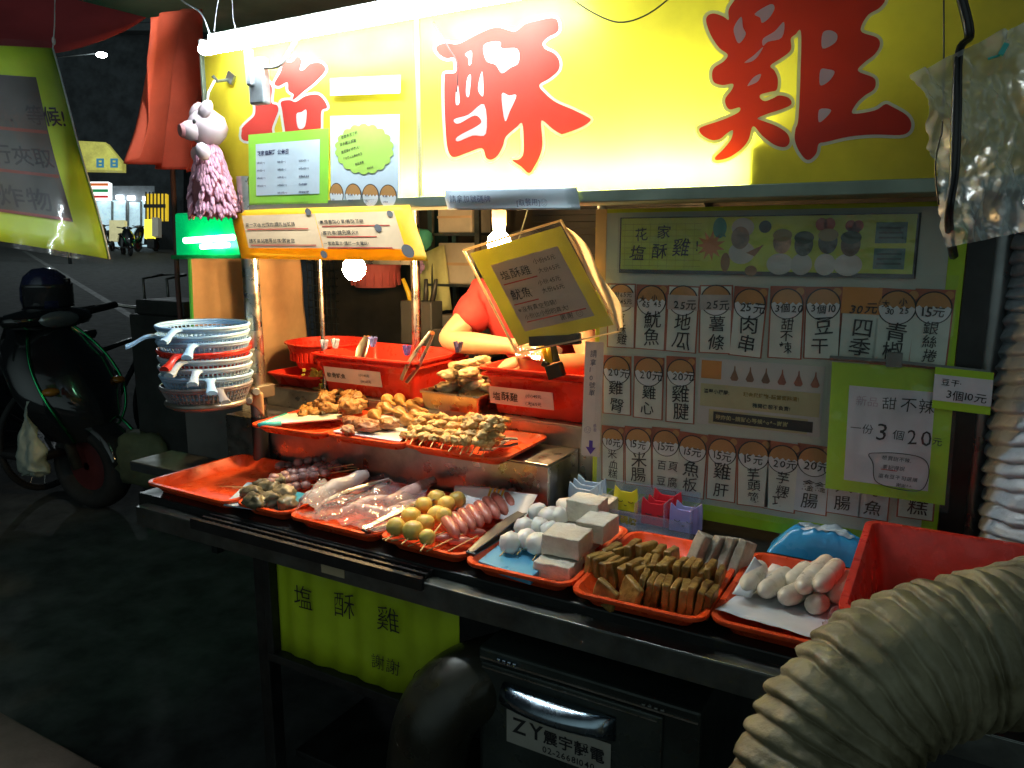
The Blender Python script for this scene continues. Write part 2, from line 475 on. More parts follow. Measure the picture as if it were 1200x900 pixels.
# street lamp whose light reaches the road
h = pD(111, 72, 22)
t = thing('street_lamp', 'small bright white street lamp high above the road', 'street lamp', (h.x, h.y, gz(h.x, h.y)))
g = pD(58, 72, 22); b = MB(); b.tube([(g.x, g.y, gz(g.x, g.y)), (g.x, g.y, h.z + .1)], [.05, .03], 10); b.tube([(g.x, g.y, h.z + .1), (h.x + .5, h.y - .1, h.z + .16)], .02); part('pole', b, blackp, t)
b = MB(); b.blob(h + V((.5, -.1, .1)), (.17, .14, .07)); part('lamp_head', b, mat('street_lamp_glass', (1, 1, 1), .4, emit=30, ecol=(.85, .95, 1)), t)
ld = bpy.data.lights.new('street_lamp_light', 'POINT'); ld.energy = 260; ld.color = (.82, .95, 1); ld.shadow_soft_size = .2
lo = bpy.data.objects.new('street_lamp_light', ld); COL.objects.link(lo); lo.parent = t; lo.location = h + V((.5, -.1, -.12)) - LOC[t]
# ------------------------------------------------------------------ the food cart
cart = thing('food_cart', 'steel street food cart with a stepped counter under the big yellow sign', 'food cart', (-.8, 1.7, 0))
b = MB(); b.slab((-2.02, 1.325, .74), (.5, 2.15, .782)); part('worktop', b, blackp, cart, bevel=.004)
b = MB(); b.slab((-1.975, 1.285, .705), (.5, 1.31, .758)); b.slab((-1.975, 1.285, .758), (.5, 1.335, .7605)); part('front_rail', b, dsteel, cart, bevel=.003)
b = MB(); b.slab((-1.262, 1.2815, .72), (-1.19, 1.2845, .752)); part('rail_sticker', b, mat('tan_tape', (.45, .36, .22), .5), cart)
b = MB()   # black wire drip rack poking out below the trays
for i in range(4): b.box((-1.33, 1.275 + .022 * i, .772), (.74, .008, .012))
for i in range(38): b.box((-1.69 + i * .0195, 1.31, .768), (.006, .08, .008))
b.box((-1.33, 1.268, .766), (.76, .01, .028))
part('drip_rack', b, black, cart)
b = MB()   # first step, open-fronted box of sheet steel
b.slab((-1.5, 1.715, .782), (-.872, 1.722, .928)); b.slab((-1.5, 1.715, .928), (-.872, 1.90, .934)); b.slab((-.878, 1.723, .782), (-.872, 1.90, .9275)); part('lower_step', b, steel, cart, bevel=.002)
b = MB(); b.slab((-2.1, 1.72, .782), (-1.502, 1.728, .926)); b.slab((-2.1, 1.72, .926), (-1.502, 1.90, .932)); part('lower_step', b, steel, cart, bevel=.002)
b = MB(); b.slab((-2.1, 1.905, .782), (-.80, 1.912, .992)); b.slab((-2.1, 1.905, .992), (-.80, 2.42, .998)); b.slab((-.806, 1.914, .782), (-.80, 2.42, .991)); part('upper_step', b, steel, cart, bevel=.002)
b = MB(); b.slab((-2.42, 1.80, .70), (-2.105, 2.45, .955)); part('side_box', b, mat('grey_panel', (.13, .125, .115), .6, .2, .25, 4), cart, bevel=.006)
b = MB(); b.slab((-2.50, 1.62, .70), (-2.03, 1.795, .735)); part('side_shelf', b, mat('grey_panel2', (.06, .065, .065), .5, .4, .25, 4), cart, bevel=.004)
for x, y in ((-1.52, 1.335), (.42, 1.335), (-2.0, 2.1), (.42, 2.1)):
    b = MB(); b.slab((x - .02, y - .02, 0), (x + .02, y + .02, .738)); part('leg', b, mat('sooty_steel', (.035, .036, .035), .5, .7, .4, 8), cart, bevel=.003)
b = MB(); b.slab((-1.50, 1.31, .405), (-.80, 1.34, .43)); b.slab((-1.50, 1.31, .43), (-1.475, 1.34, .704)); b.slab((-1.47, 1.36, .10), (.40, 2.08, .12)); part('lower_frame', b, MATS['sooty_steel'], cart, bevel=.003)
b = MB(); b.slab((-2.0, 2.10, .13), (.45, 2.13, .738)); part('back_panel', b, mat('dark_panel', (.03, .03, .03), .7), cart)
# posts
p0 = pY(300, 540, 1.70)
b = MB(); x0 = pY(300, 420, 1.7).x; b.tube([(x0, 1.70, .935), (x0, 1.70, 1.70)], .026, 20); part('post', b, pipe, cart, smooth=40)
b = MB(); b.tube([(x0, 1.70, .783), (x0, 1.70, .95)], .027, 20); part('post_foot', b, mat('dark_pipe', (.08, .08, .08), .4, .8), cart, smooth=40)
b = MB(); b.tube([(-1.65, 2.2, .998), (-1.65, 2.2, 1.68)], .017, 14); part('post', b, pipe, cart, smooth=40)
b = MB(); b.tube([(-1.87, 1.96, .998), (-1.87, 1.96, 1.52)], .008, 10); part('thin_post', b, pipe, cart, smooth=40)
b = MB(); xr = pY(1152, 450, 1.9).x
b.tube([(xr, 1.9, .783), (xr, 1.9, 1.75)], .028, 16); part('post', b, mat('dull_pipe', (.25, .26, .26), .35, .9), cart, smooth=40)
b = MB(); b.slab((xr - .06, 1.93, .783), (xr - .03, 1.95, 1.6)); part('upright_bar', b, dsteel, cart)
b = MB(); b.slab((-1.95, 2.19, 1.425), (-1.64, 2.21, 1.455)); part('crossbar', b, pipe, cart)
b = MB(); b.tube([(-2.05, 1.98, 1.69), (.2, 1.98, 1.69)], .018, 12); part('top_bar', b, dsteel, cart, smooth=40)
# white tape on post top of board
# ------------------------------------------------------------------ canopy and interior behind the counter
b = MB(); b.grid(lambda u, v: V((-2.75 + 3.4 * u, 1.35 + 2.4 * v, 2.33 + .04 * math.sin(9 * u) * math.sin(3 * v + 1) + .05 * v)), 24, 12)
solo('canopy_sheet', 'dark grey canvas canopy stretched over the stall above the sign', 'canopy', b, mat('grey_canvas', (.06, .085, .11), .8, 0, .25, 3, .2, 25), (-.8, 2.5, 2.33), smooth=True, solid=.004)
inwall = mat('interior_wall', (.055, .045, .035), .75, 0, .4, 3, .15, 20)
b = MB(); b.slab((-3.3, 3.4, 0), (.6, 3.46, 2.2)); solo('back_wall', 'dark stained wall at the back of the stall', 'wall', b, inwall, (-1.3, 3.43, 0))
b = MB()
for i in range(36):
    z = 1.0 + i * .03
    b.slab((-1.78, 3.30 + .012 * (i % 2), z), (-.95, 3.36, z + .028))
solo('roller_shutter', 'dark ribbed roller shutter behind the tilted notice', 'shutter', b, mat('shutter_metal', (.06, .06, .06), .5, .6, .3, 3), (-1.3, 3.33, 1))
b = MB(); b.slab((-2.33, 3.28, .0), (-2.25, 3.33, 2.0)); solo('wall_stud', 'dark upright beam on the back wall left of the vendor', 'beam', b, blackp, (-1.92, 3.3, 0))
# pale boxes stacked on a shelf behind the bulb
t = thing('storage_rack', 'narrow rack behind the vendor holding pale boxes', 'rack', (-2.02, 3.1, 0))
b = MB()
for x in (-2.16, -1.90):
    b.slab((x - .012, 3.0, 0), (x + .012, 3.02, 1.75)); b.slab((x - .012, 3.2, 0), (x + .012, 3.22, 1.75))
part('frame', b, dsteel, t)
for z in (.4, .95, 1.30, 1.535):
    b = MB(); b.slab((-2.17, 2.99, z), (-1.89, 3.23, z + .012)); part('shelf', b, dsteel, t)
bx = mat('pale_carton', (.62, .55, .45), .6, 0, .15, 5)
for i, (x, z, w_, h_, lab) in enumerate([(-2.03, .962, .22, .20, 'pale carton on the second shelf of the rack behind the vendor'), (-2.035, 1.312, .20, .19, 'pale carton on the third shelf of the rack behind the vendor'), (-2.04, 1.547, .19, .15, 'small pale carton on the top shelf of the rack behind the vendor')]):
    b = MB(); b.slab((x - w_ / 2, 3.03, z), (x + w_ / 2, 3.2, z + h_)); o = solo('carton', lab, 'box', b, bx, (x, 3.1, z), bevel=.006, group='cartons on the rack')
    b = MB(); b.slab((x - w_ / 2 - .001, 3.026, z + h_ * .45), (x + w_ / 2 + .001, 3.029, z + h_ * .52)); part('tape', b, papero, o)
# pale yellow apron on a hook, scrunchie, knife rack
c = pY(506, 325, 3.0)
b = MB(); b.grid(lambda u, v: V((c.x + (u - .5) * (.15 + .06 * v) + .0, 3.0 + .012 * math.sin(u * 14) * v, c.z + .13 - .30 * v - .02 * math.cos(u * 3))), 12, 10)
solo('apron', 'pale yellow apron hanging behind the counter beside the post', 'apron', b, mat('pale_yellow_cloth', (.62, .62, .28), .8, 0, .12, 8), (c.x, 3, c.z), smooth=True, solid=.004)
b = MB(); q = pY(496, 280, 2.95); b.blob(q, (.05, .04, .05), amp=.35); solo('hair_scrunchie', 'turquoise scrunchie hung above the pale yellow apron', 'scrunchie', b, mat('turquoise_cloth', (.10, .55, .42), .8), q, smooth=True)
b = MB(); q = pY(490, 312, 2.9)
for k in range(7): b.blob(q + V((.022 * math.cos(k), 0, .022 * math.sin(k))), (.016, .008, .016))
solo('cloth_flower', 'small lilac flower ornament beside the apron', 'ornament', b, mat('lilac', (.5, .3, .55), .7), q, smooth=True)
t = thing('knife_rack', 'dark rack of knives and scissors beside the inner post', 'knife rack', pY(494, 372, 2.6))
q = LOC[t]; b = MB(); b.box(q + V((0, 0, -.02)), (.16, .08, .18)); b.box(q + V((.07, .02, -.12)), (.22, .1, .16)); part('box', b, mat('grey_rack', (.10, .10, .10), .5, .4), t, bevel=.004)
for k, (dx, cc) in enumerate([(-.05, (.75, .5, .03)), (-.02, (.03, .03, .03)), (.02, (.03, .03, .03)), (.05, (.02, .02, .02))]):
    b = MB(); b.tube([q + V((dx, 0, .05)), q + V((dx * 1.3, 0, .10)), q + V((dx * 1.7, -.01, .16))], [.012, .011, .008], 8); part('handle', b, mat('knife_handle%d' % (k > 0), cc, .4), t, smooth=True)
# wire grid panel hanging further back
b = MB(); q = pY(378, 375, 3.25)
for i in range(7): b.tube([q + V((-.10 + i * .034, 0, -.32)), q + V((-.10 + i * .034, 0, .34))], .003, 5)
for i in range(16): b.tube([q + V((-.11, .004, -.31 + i * .042)), q + V((.12, .004, -.31 + i * .042))], .003, 5)
solo('wire_grid', 'grey wire grid panel hanging behind the brown plastic sheet', 'wire grid', b, dsteel, q)
# pink basket seen under the cross bar
b = MB(); q = pY(440, 322, 3.0); b.lathe([(.10, -.06), (.13, .05), (.125, .05), (.095, -.055)], q, n=24)
for k in range(20):
    a = k * math.tau / 20; b.box(q + V((.118 * math.cos(a), .118 * math.sin(a), 0)), (.006, .006, .1))
solo('pink_basket', 'small pink plastic basket hung high behind the first bulb', 'basket', b, mat('pink_plastic', (.7, .16, .16), .4), q)
# brown plastic wind sheets
brn = mat('brown_plastic_sheet', (.58, .36, .20), .42, 0, .16, 5, .12, 9, translucent=.15)
def windsheet(label, quad, Y, amp):
    tl, tr, br, bl = [pY(*q, Y + d) for q, d in zip(quad, (-.16, .12, .12, -.16))]; b = MB()
    def fn(u, v):
        p = tl.lerp(tr, u).lerp(bl.lerp(br, u), v); p = p.copy(); p.y += amp * (math.sin(u * 9 + v * 3) * .5 + noise.noise(V((u * 4, v * 5, Y))) * 1.2); return p
    b.grid(fn, 22, 24)
    return solo('plastic_sheet', label, 'plastic sheet', b, brn, (tl + br) / 2, smooth=True, solid=.0015)
s1 = windsheet('brown plastic wind sheet with a green edge left of the steel post', [(223, 303), (291, 303), (296, 400), (226, 400)], 2.05, .006)
b = MB(); a, c = pY(222, 303, 1.885), pY(226, 400, 1.885); b.tube([a, a.lerp(c, .5), c], .007, 6); part('edging', b, mat('green_edge', (.05, .35, .06), .5), s1)
windsheet('brown plastic wind sheet crumpled behind the steel post, right of it', [(303, 303), (352, 303), (367, 463), (303, 468)], 2.16, .008)
# ------------------------------------------------------------------ the light box sign
SY = 1.70
sx0, sx1, sz0, sz1 = -2.06, .30, 1.622, 2.09
yel = mat('sign_yellow', (.80, .64, .04), .5, 0, .12, 5, translucent=.45)
vred = mat('sign_red', (.62, .045, .03), .8, 0, .05, 3, translucent=.35)
vwht = mat('sign_white', (.78, .80, .78), .55, 0, .03, 3, translucent=.45)
sign = thing('light_box_sign', 'long yellow light box sign with three big red brush characters', 'sign', (-.9, 1.77, sz0))
b = MB(); b.face([(sx0, SY, sz0), (sx1, SY, sz0), (sx1, SY, sz1), (sx0, SY, sz1)]); part('panel', b, yel, sign)
galv = mat('green_grey_trim', (.20, .25, .20), .45, .5, .2, 5)
b = MB()
b.slab((sx0 - .01, SY - .012, sz0 - .028), (sx1, SY + .15, sz0 - .001)); b.slab((sx0 - .01, SY - .012, sz1 + .001), (sx1, SY + .15, sz1 + .02))
b.slab((sx0 - .01, SY - .012, sz0), (sx0 - .001, SY + .15, sz1)); part('frame', b, galv, sign, bevel=.002)
b = MB(); b.slab((sx0, SY + .14, sz0), (sx1, SY + .148, sz1)); part('back', b, mat('sign_back', (.14, .14, .12), .8), sign)
xs_ = pY(491, 130, SY).x
b = MB(); b.slab((xs_ - .006, SY - .003, sz0), (xs_ + .006, SY - .0005, sz1)); part('seam_strip', b, mat('clear_tape', (.55, .55, .40), .35, translucent=.4), sign)
inner = mat('cool_tube_glow', (.9, 1, .95), .4, emit=INNER_L, ecol=(.88, 1, .90))
xa, xb = pY(440, 190, SY + .05).x, pY(878, 190, SY + .05).x
b = MB(); b.tube([(xa, SY + .055, sz0 + .032), (xb, SY + .055, sz0 + .032)], .014, 14); part('inner_tube', b, inner, sign, smooth=40)

b = MB(); b.slab((xb + .012, SY + .004, sz0), (xb + .016, SY + .138, sz0 + .07)); part('divider', b, MATS['sign_back'], sign)
def conv(pts, ox, oy, s, d): return [pY(ox + x / s, oy + y / s, SY - d) for x, y in pts]
def grow(pts, a):   # push a loop (pixel space) outwards
    n = len(pts); ar = sum(pts[i][0] * pts[(i + 1) % n][1] - pts[(i + 1) % n][0] * pts[i][1] for i in range(n)); sg = 1 if ar > 0 else -1
    out = []
    for i in range(n):
        t = V(pts[(i + 1) % n]) - V(pts[i - 1]); t = t.normalized() if t.length else V((1, 0))
        out.append((pts[i][0] + sg * t.y * a, pts[i][1] - sg * t.x * a))
    return out
def bigchar(label, outers, holes, ox, oy, s, g):
    root = None
    b = MB(); wb = MB(); hb = []
    for k, o in enumerate(outers):
        lp = [(p.x, p.y) for p in smooth_loop([V((x, y)) for x, y in o], 4)]
        b.poly([conv(lp, ox, oy, s, .0012 + .0002 * k)])
        gi, go = conv(grow(lp, -g * .15), ox, oy, s, .0006), conv(grow(lp, g), ox, oy, s, .0006)
        rg = [[gi[i] + V((0, -.00006 * (i % 4), 0)), go[i] + V((0, -.00006 * (i % 4), 0))] for i in range(len(lp))]; wb.rings(rg + [rg[0]], cap=False, closed=False)
    for h in holes:
        lp = [(p.x, p.y) for p in smooth_loop([V((x, y)) for x, y in h], 4)]
        hb.append(lp)
    c = part('character', b, vred, sign, label=label, recalc=False)
    for lp in hb:
        q = MB(); q.poly([conv(lp, ox, oy, s, .002)]); part('white_counter', q, vwht, c, recalc=False)
    part('white_outline', wb, vwht, c, recalc=False)
    return c
SU = [(45, 225), (90, 205), (150, 210), (230, 170), (330, 130), (420, 150), (470, 115), (530, 98), (600, 85), (628, 100), (630, 150), (580, 180), (556, 208), (570, 235), (610, 255), (635, 290), (632, 335), (590, 375), (540, 408), (570, 450), (620, 490), (700, 525), (770, 560), (785, 578), (740, 610), (660, 640), (640, 640), (600, 615), (560, 580), (548, 590), (555, 680), (545, 740), (515, 800), (490, 830), (455, 800), (410, 768), (440, 765), (462, 740), (465, 680), (458, 592), (430, 610), (380, 655), (365, 700), (340, 745), (310, 765), (285, 755), (265, 710), (200, 730), (140, 752), (115, 745), (100, 710), (92, 640), (85, 500), (85, 370), (95, 352), (140, 345), (135, 280), (95, 280), (60, 260)]
SUH = [[(275, 215), (350, 200), (360, 232), (435, 235), (440, 300), (400, 325), (360, 350), (330, 310), (285, 290)], [(185, 260), (215, 245), (214, 300), (203, 312), (200, 280)], [(195, 375), (212, 362), (205, 450), (195, 465), (188, 440)], [(258, 360), (268, 350), (272, 455), (255, 450), (246, 420)], [(140, 440), (150, 410), (158, 490), (140, 500)],
       [(135, 570), (200, 550), (275, 500), (284, 640), (220, 650), (150, 678), (148, 655), (240, 605), (262, 580), (230, 553), (160, 590), (135, 588)], [(360, 452), (395, 458), (430, 458), (400, 530), (375, 580)]]
bigchar('red brush character 酥 in the middle of the sign', [SU], SUH, 500, 0, 4.09, 13)
JI = [(250, -70), (215, -10), (180, 45), (180, 95), (155, 80), (110, 65), (80, 75), (72, 105), (95, 170), (135, 230), (175, 262), (155, 295), (110, 325), (100, 360), (110, 395), (150, 408), (200, 402), (195, 430), (165, 470), (165, 500), (185, 525), (232, 515), (225, 540), (150, 575), (60, 605), (38, 622), (55, 650), (100, 672), (140, 665), (170, 640), (200, 625), (190, 670), (150, 720), (115, 755), (125, 768), (180, 755), (240, 715), (275, 670), (297, 605), (340, 650), (400, 695), (450, 705), (472, 680), (460, 640), (410, 605), (350, 582), (318, 568), (360, 548), (430, 525), (475, 505), (480, 485), (460, 465), (420, 458), (395, 470), (355, 485), (330, 470), (335, 452), (380, 440), (410, 430), (415, 380), (400, 340), (380, 315), (430, 280), (470, 250), (480, 225), (478, 185), (500, 165), (526, 150), (526, 300), (515, 560), (500, 620), (497, 670), (515, 720), (545, 760), (570, 765), (600, 735), (612, 690), (650, 680), (760, 655), (880, 645), (1000, 648), (1045, 630), (1055, 590), (1030, 550), (960, 510), (930, 500), (880, 530), (775, 545), (790, 500), (830, 460), (875, 430), (885, 395), (870, 370), (800, 340), (830, 300), (880, 260), (905, 215), (890, 180), (820, 155), (818, 120), (850, 70), (900, 40), (930, 0), (920, -50), (800, -90), (500, -90)]
JIH = [[(205, 130), (240, 80), (248, 130), (262, 165), (230, 208), (210, 175)], [(305, 65), (380, 20), (400, 40), (375, 85), (340, 110), (330, 85)], [(345, 185), (400, 150), (445, 105), (435, 180), (370, 200), (345, 220)], [(255, 300), (300, 265), (345, 225), (320, 270), (290, 295)], [(270, 410), (300, 370), (335, 355), (320, 390), (285, 408)], [(630, 160), (665, 145), (700, 165), (690, 205), (630, 232)], [(620, 335), (655, 332), (688, 345), (660, 390), (618, 408)], [(612, 530), (640, 520), (672, 530), (640, 570), (612, 585)]]
bigchar('red brush character 雞 at the right of the sign', [JI], JIH, 810, 0, 4.093, 16)
YA = [[(100, 770), (110, 740), (160, 690), (210, 640), (220, 580), (210, 490), (190, 300), (240, 250), (300, 300), (335, 345), (365, 400), (360, 525), (410, 550), (420, 600), (390, 680), (365, 760), (365, 860), (120, 860)],
      [(390, 350), (440, 260), (470, 175), (540, 170), (590, 120), (625, 160), (610, 235), (640, 240), (700, 185), (780, 175), (830, 210), (825, 260), (740, 350), (640, 430), (570, 490), (545, 500), (555, 455), (510, 420), (500, 350), (430, 380), (398, 375)],
      [(445, 520), (520, 505), (575, 520), (660, 470), (760, 455), (820, 500), (850, 570), (800, 600), (795, 745), (780, 800), (640, 850), (500, 850), (480, 770), (455, 600)]]
YAH = [[(580, 630), (625, 610), (668, 595), (655, 735), (595, 750)]]
bigchar('red brush character 塩 half covered by notices at the left of the sign', YA, YAH, 270, 50, 7.5, 22)

# the tube lamp in front of the top of the sign
TY, TZ = 1.585, 2.045
tubem = mat('white_tube_glow', (1, 1, 1), .4, emit=TUBE_L, ecol=(.86, .97, 1))
lamp = thing('fluorescent_lamp', 'bright white fluorescent tube in front of the top of the sign', 'lamp', (-1.2, TY, TZ))
tx0, tx1 = pY(236, 56, TY).x, -.82
b = MB(); b.tube([(tx0, TY, TZ), (tx0 + .01, TY, TZ), (tx1, TY, TZ)], [.012, .017, .017], 18); part('tube', b, tubem, lamp, smooth=40)
b = MB(); b.slab((tx0 - .01, TY + .03, TZ + .022), (tx1 + .02, TY + .085, TZ + .05)); part('batten', b, mat('white_metal', (.7, .72, .72), .4), lamp, bevel=.004)
for x in (tx0 - .012, tx1 + .012):
    b = MB(); b.box((x, TY + .025, TZ + .012), (.016, .04, .04)); part('socket', b, mat('socket_white', (.30, .32, .32), .5), lamp, bevel=.005)
q = pY(297, 92, TY + .03)
b = MB(); b.box((q.x, TY + .05, q.z - .005), (.06, .03, .125)); b.box((q.x - .012, TY + .03, q.z + .03), (.022, .02, .10)); part('bracket', b, mat('grey_bracket', (.28, .31, .33), .5, .5, .3, 9, .2, 60), lamp, bevel=.006)
b = MB(); b.tube(spline([(q.x + .03, TY + .045, q.z + .03), (q.x + .10, TY + .04, q.z + .03), (q.x + .16, TY + .045, q.z + .09)]), .006, 8); part('cable', b, mat('grey_cable', (.3, .32, .32), .5), lamp, smooth=True)

# hanging bulbs
glass = mat('warm_bulb_glow', (1, .9, .7), .4, emit=BULB_L, ecol=(1, .64, .26))
for (u, v, Y, lab) in ((415, 313, 1.84, 'bare warm bulb glowing under the yellow notice'), (585, 284, 1.95, 'bare warm bulb in a white socket at the top corner of the tilted notice')):
    q = pY(u, v, Y); t = thing('light_bulb', lab, 'bulb', (q.x, q.y, q.z), group='warm bulbs over the counter')
    b = MB(); b.lathe([(.001, -.042), (.017, -.038), (.031, -.023), (.036, -.004), (.031, .015), (.018, .030), (.013, .040)], q, n=20); part('globe', b, glass, t, smooth=True)
    b = MB(); b.lathe([(.014, .034), (.017, .036), (.02, .05), (.021, .085), (.018, .10), (.004, .105)], q, n=20); part('socket', b, mat('cream_socket', (.75, .68, .52), .5, translucent=.2), t, smooth=40)
    b = MB(); b.tube([q + V((0, 0, .10)), q + V((.005, .01, .2)), q + V((0, .02, 1.66 - q.z))], .0035, 6); part('cord', b, black, t, smooth=True)

# ------------------------------------------------------------------ notices on and under the sign
def on_sign(tl, tr, bl, lift=.006): return frame_px(tl, tr, bl, SY - lift)
# holiday notice
f = on_sign((291, 158), (385, 150), (292, 240), .012)
o = sheet('holiday_notice', 'bright green bordered holiday notice with handwritten dates on the sign', 'notice', f, mat('bright_green_card', (.28, .66, .06), .5))
b = MB(); f.rect(b, .10, .14, .90, .87, .001); part('inner_sheet', b, paperb, o)
L = [('花家塩酥雞 公休日', .12, .30, .0150)]
days = [['9月4日(一)', '10月1日(一)', '10月29日(一)'], ['9月11日(一)', '10月2日(一)', '10月30日(一)'], ['9月18日(一)', '10月9日(一)', '如有異動會另'], ['9月25日(一)', '10月16日(一)', '行公告通知'], ['', '10月23日(一)', '謝謝您的光臨']]
for r, row in enumerate(days):
    for c_, s_ in enumerate(row):
        if s_: L.append((s_, .115 + .268 * c_, .42 + .108 * r, .0064))
ink(o, inkb, f, L, off=.026, d=.0018)
# egg notice
f = on_sign((387, 136), (468, 134), (388, 242), .010)
o = sheet('egg_notice', 'tall pale notice with a green text bubble above four eggs', 'notice', f, paperb)
b = MB(); cx, cy = .5, .36
lp = [f.p(cx + (.40 + .035 * abs(math.sin(i * 4.5 / 36 * math.tau))) * math.cos(i / 72 * math.tau), cy + (.25 + .025 * abs(math.sin(i * 4.5 / 36 * math.tau))) * math.sin(i / 72 * math.tau), .0012) for i in range(72)]
b.poly([lp]); part('text_bubble', b, mat('bubble_green', (.42, .66, .12), .5), o, recalc=False)
ink(o, inkk, f, [('老闆辛苦了的', .17, .25, .0098), ('日子難以挑戰', .15, .33, .0098), ('接受預訂囉客人!', .17, .41, .0090), ('每位客人以櫃台先點', .20, .480, .0075), ('歡迎來電', .38, .535, .0075), ('謝謝光臨!', .55, .575, .0055)], off=.012, d=.002, ang=.22)
eggb = mat('egg_brown', (.50, .25, .08), .6, 0, .1); eggw = mat('eggshell_white', (.70, .74, .76), .6, 0, .05)
def egg(parent, f, x, y, rx, ry, d=.0012, name='egg'):
    """a cracked egg: outline, brown top, white jagged shell; x, y, radii in metres on the sheet"""
    b = MB(); b.poly([[f.q(x + rx * 1.08 * math.cos(a * math.tau / 36), y + ry * 1.06 * math.sin(a * math.tau / 36), d) for a in range(36)]]); e = part(name, b, inkk, parent, recalc=False)
    b = MB(); b.poly([[f.q(x + rx * .98 * math.cos(math.pi + a * math.pi / 18), y + ry * .98 * math.sin(math.pi + a * math.pi / 18), d + .0003) for a in range(19)]]); part('egg_top', b, eggb, e, recalc=False)
    zz = [(x - rx + 2 * rx * k / 10, y - ry * (.12 if k % 2 else -.06) * 1.0) for k in range(1, 10)]
    lp = [f.q(x + rx * math.cos(a * math.pi / 18), y + ry * math.sin(a * math.pi / 18), d + .0006) for a in range(19)] + [f.q(px, py, d + .0006) for px, py in zz]
    b = MB(); b.poly([lp]); part('eggshell', b, eggw, e, recalc=False)
    return e
for k in range(4):
    ex = f.w * (.09 + .255 * k); egg(o, f, ex, f.h * .86, f.w * (.115 if k else .10), f.h * .12, .0012 + .0001 * k)
ink(o, inkb, f, [(a, .02 + .255 * k, .87 + .06 * j, .0055) for k in range(4) for j, a in enumerate([['客人', '您好'], ['先抽號', '再點餐'], ['現點', '現炸'], ['敬請耐', '心等候']][k])], off=.012, d=.003)
# blank label
f = on_sign((387, 92), (469, 88), (387, 112), .012)
sheet('blank_label', 'blank white paper strip stuck on the sign above the egg notice', 'paper', f, paperw)
# long yellow notice under the sign
a_, c_, d_ = pY(271, 247, SY - .02), pY(480, 240, SY - .02), pY(283, 303, SY - .075)
f = Frame(a_, c_ - a_, d_ - a_, (c_ - a_).length, (d_ - a_).length)
o = sheet('yellow_notice', 'long yellow notice with two buff handwritten sheets hung below the sign', 'notice', f, mat('yellow_card_lit', (.85, .60, .03), .5, 0, .1, 8, translucent=.4), curl=.004)
b = MB(); f.rect(b, .07, .13, .50, .80, .007); part('inner_sheet', b, papero, o)
b = MB(); f.rect(b, .505, .13, .92, .82, .008); part('inner_sheet', b, papero, o)
ink(o, inkk, f, [('第一次@光顧的!請先抽號碼', .085, .37, .0160), ('請不要站著等好嗎!謝謝您', .085, .70, .0160), ('›麻煩看點心單!再點餐喔', .515, .34, .0150), ('›摩托車!請先熄火!!', .515, .55, .0160), ('～若欲電洽!請打一支電話!', .515, .75, .0135)], off=.014, d=.0105)
b = MB()
for (x0, x1, y) in ((.09, .45, .42), (.09, .47, .74), (.53, .88, .38), (.54, .80, .585), (.53, .86, .79)): f.rect(b, x0, y, x1, y + .018, .0092)
part('underline', b, inkr, o)
for (x, y, r) in ((.02, .16, .010), (.475, .10, .012), (.50, .93, .012), (.90, .18, .010), (.82, .44, .012), (.93, .86, .020)):
    b = MB(); b.poly([[f.q(x * f.w + r * math.cos(a), y * f.h + r * 1.1 * math.sin(a), .0102) for a in [k * math.tau / 14 for k in range(14)]]]); part('grey_sticker', b, mat('grey_sticker', (.10, .10, .11), .6), o, recalc=False)
# strip hanging from the frame
f = frame_px((521, 222), (676, 219), (525, 246), SY - .02)
o = sheet('queue_strip', 'narrow white paper strip taped under the bright middle of the sign', 'notice', f, paperb, curl=.004)
ink(o, inkb, f, [('請拿加號碼牌', .04, .62, .020), ('[取餐用]☺', .56, .80, .017)], off=0, d=.008)
# tilted notice in front of the vendor
f = frame_px((551, 297), (657, 265), (607, 405), 1.80)
f.h = (pY(607, 405, 1.80) - f.O).length
o = sheet('tilted_notice', 'tilted yellow framed price notice in a clear sleeve in front of the vendor', 'notice', f, mat('olive_yellow_card', (.56, .56, .06), .5, 0, .12, translucent=.35), t=.0015)
b = MB(); f.rect(b, .15, .17, .88, .88, .003); part('inner_sheet', b, mat('lit_grey_paper', (.62, .52, .45), .6, 0, .08, translucent=.3), o)
ink(o, inkk, f, [('塩酥雞', .19, .34, .030), ('小份65元', .58, .275, .016), ('大份65元', .58, .37, .016), ('魷魚', .19, .55, .032), ('小份45元', .52, .48, .016), ('大份65元', .52, .56, .016), ('※沒有真空包裝!', .19, .69, .0165), ('小份比小份的真大!', .22, .765, .0155), ('謝謝 ☺', .56, .85, .018)], off=0, d=.0042)
b = MB()
for (x0, x1, y) in ((.18, .55, .385), (.18, .45, .60), (.22, .84, .79)): f.rect(b, x0, y, x1, y + .012, .0036)
part('underline', b, inkr, o)
b = MB()
b.grid(lambda u, v: f.p(-.05 + 1.08 * u, -.05 + 1.12 * v, .006 + .006 * noise.noise(V((u * 5, v * 5, 1)))), 14, 14)
part('clear_sleeve', b, film('sleeve_film', (.9, .8, .6), .10, .15, .5, 12), o, smooth=True)
b = MB()
b.tube([f.p(-.05, -.05, .0), f.p(1.03, -.05, .0), f.p(1.03, 1.07, .0), f.p(-.05, 1.07, .0), f.p(-.05, -.05, .0)], .004, 6); part('sleeve_edge', b, mat('milky_plastic', (.8, .7, .5), .3, translucent=.5), o)
q = pY(690, 330, 1.84)
b = MB(); b.grid(lambda u, v: f.p(1.02 + .12 * u * math.sin(v * 3.0) ** .7 * (1 + .2 * math.sin(9 * v)), .02 + 1.02 * v, -.012 * u - .01 * math.sin(u * 7 + v * 9)), 8, 16); part('sleeve_flap', b, mat('milky_plastic', (.8, .7, .5), .3), o, smooth=True)
b = MB(); q = pY(650, 398, 1.81); b.box(q, (.15, .02, .03), R=RY(-.10)); part('holder', b, black, o, bevel=.003)
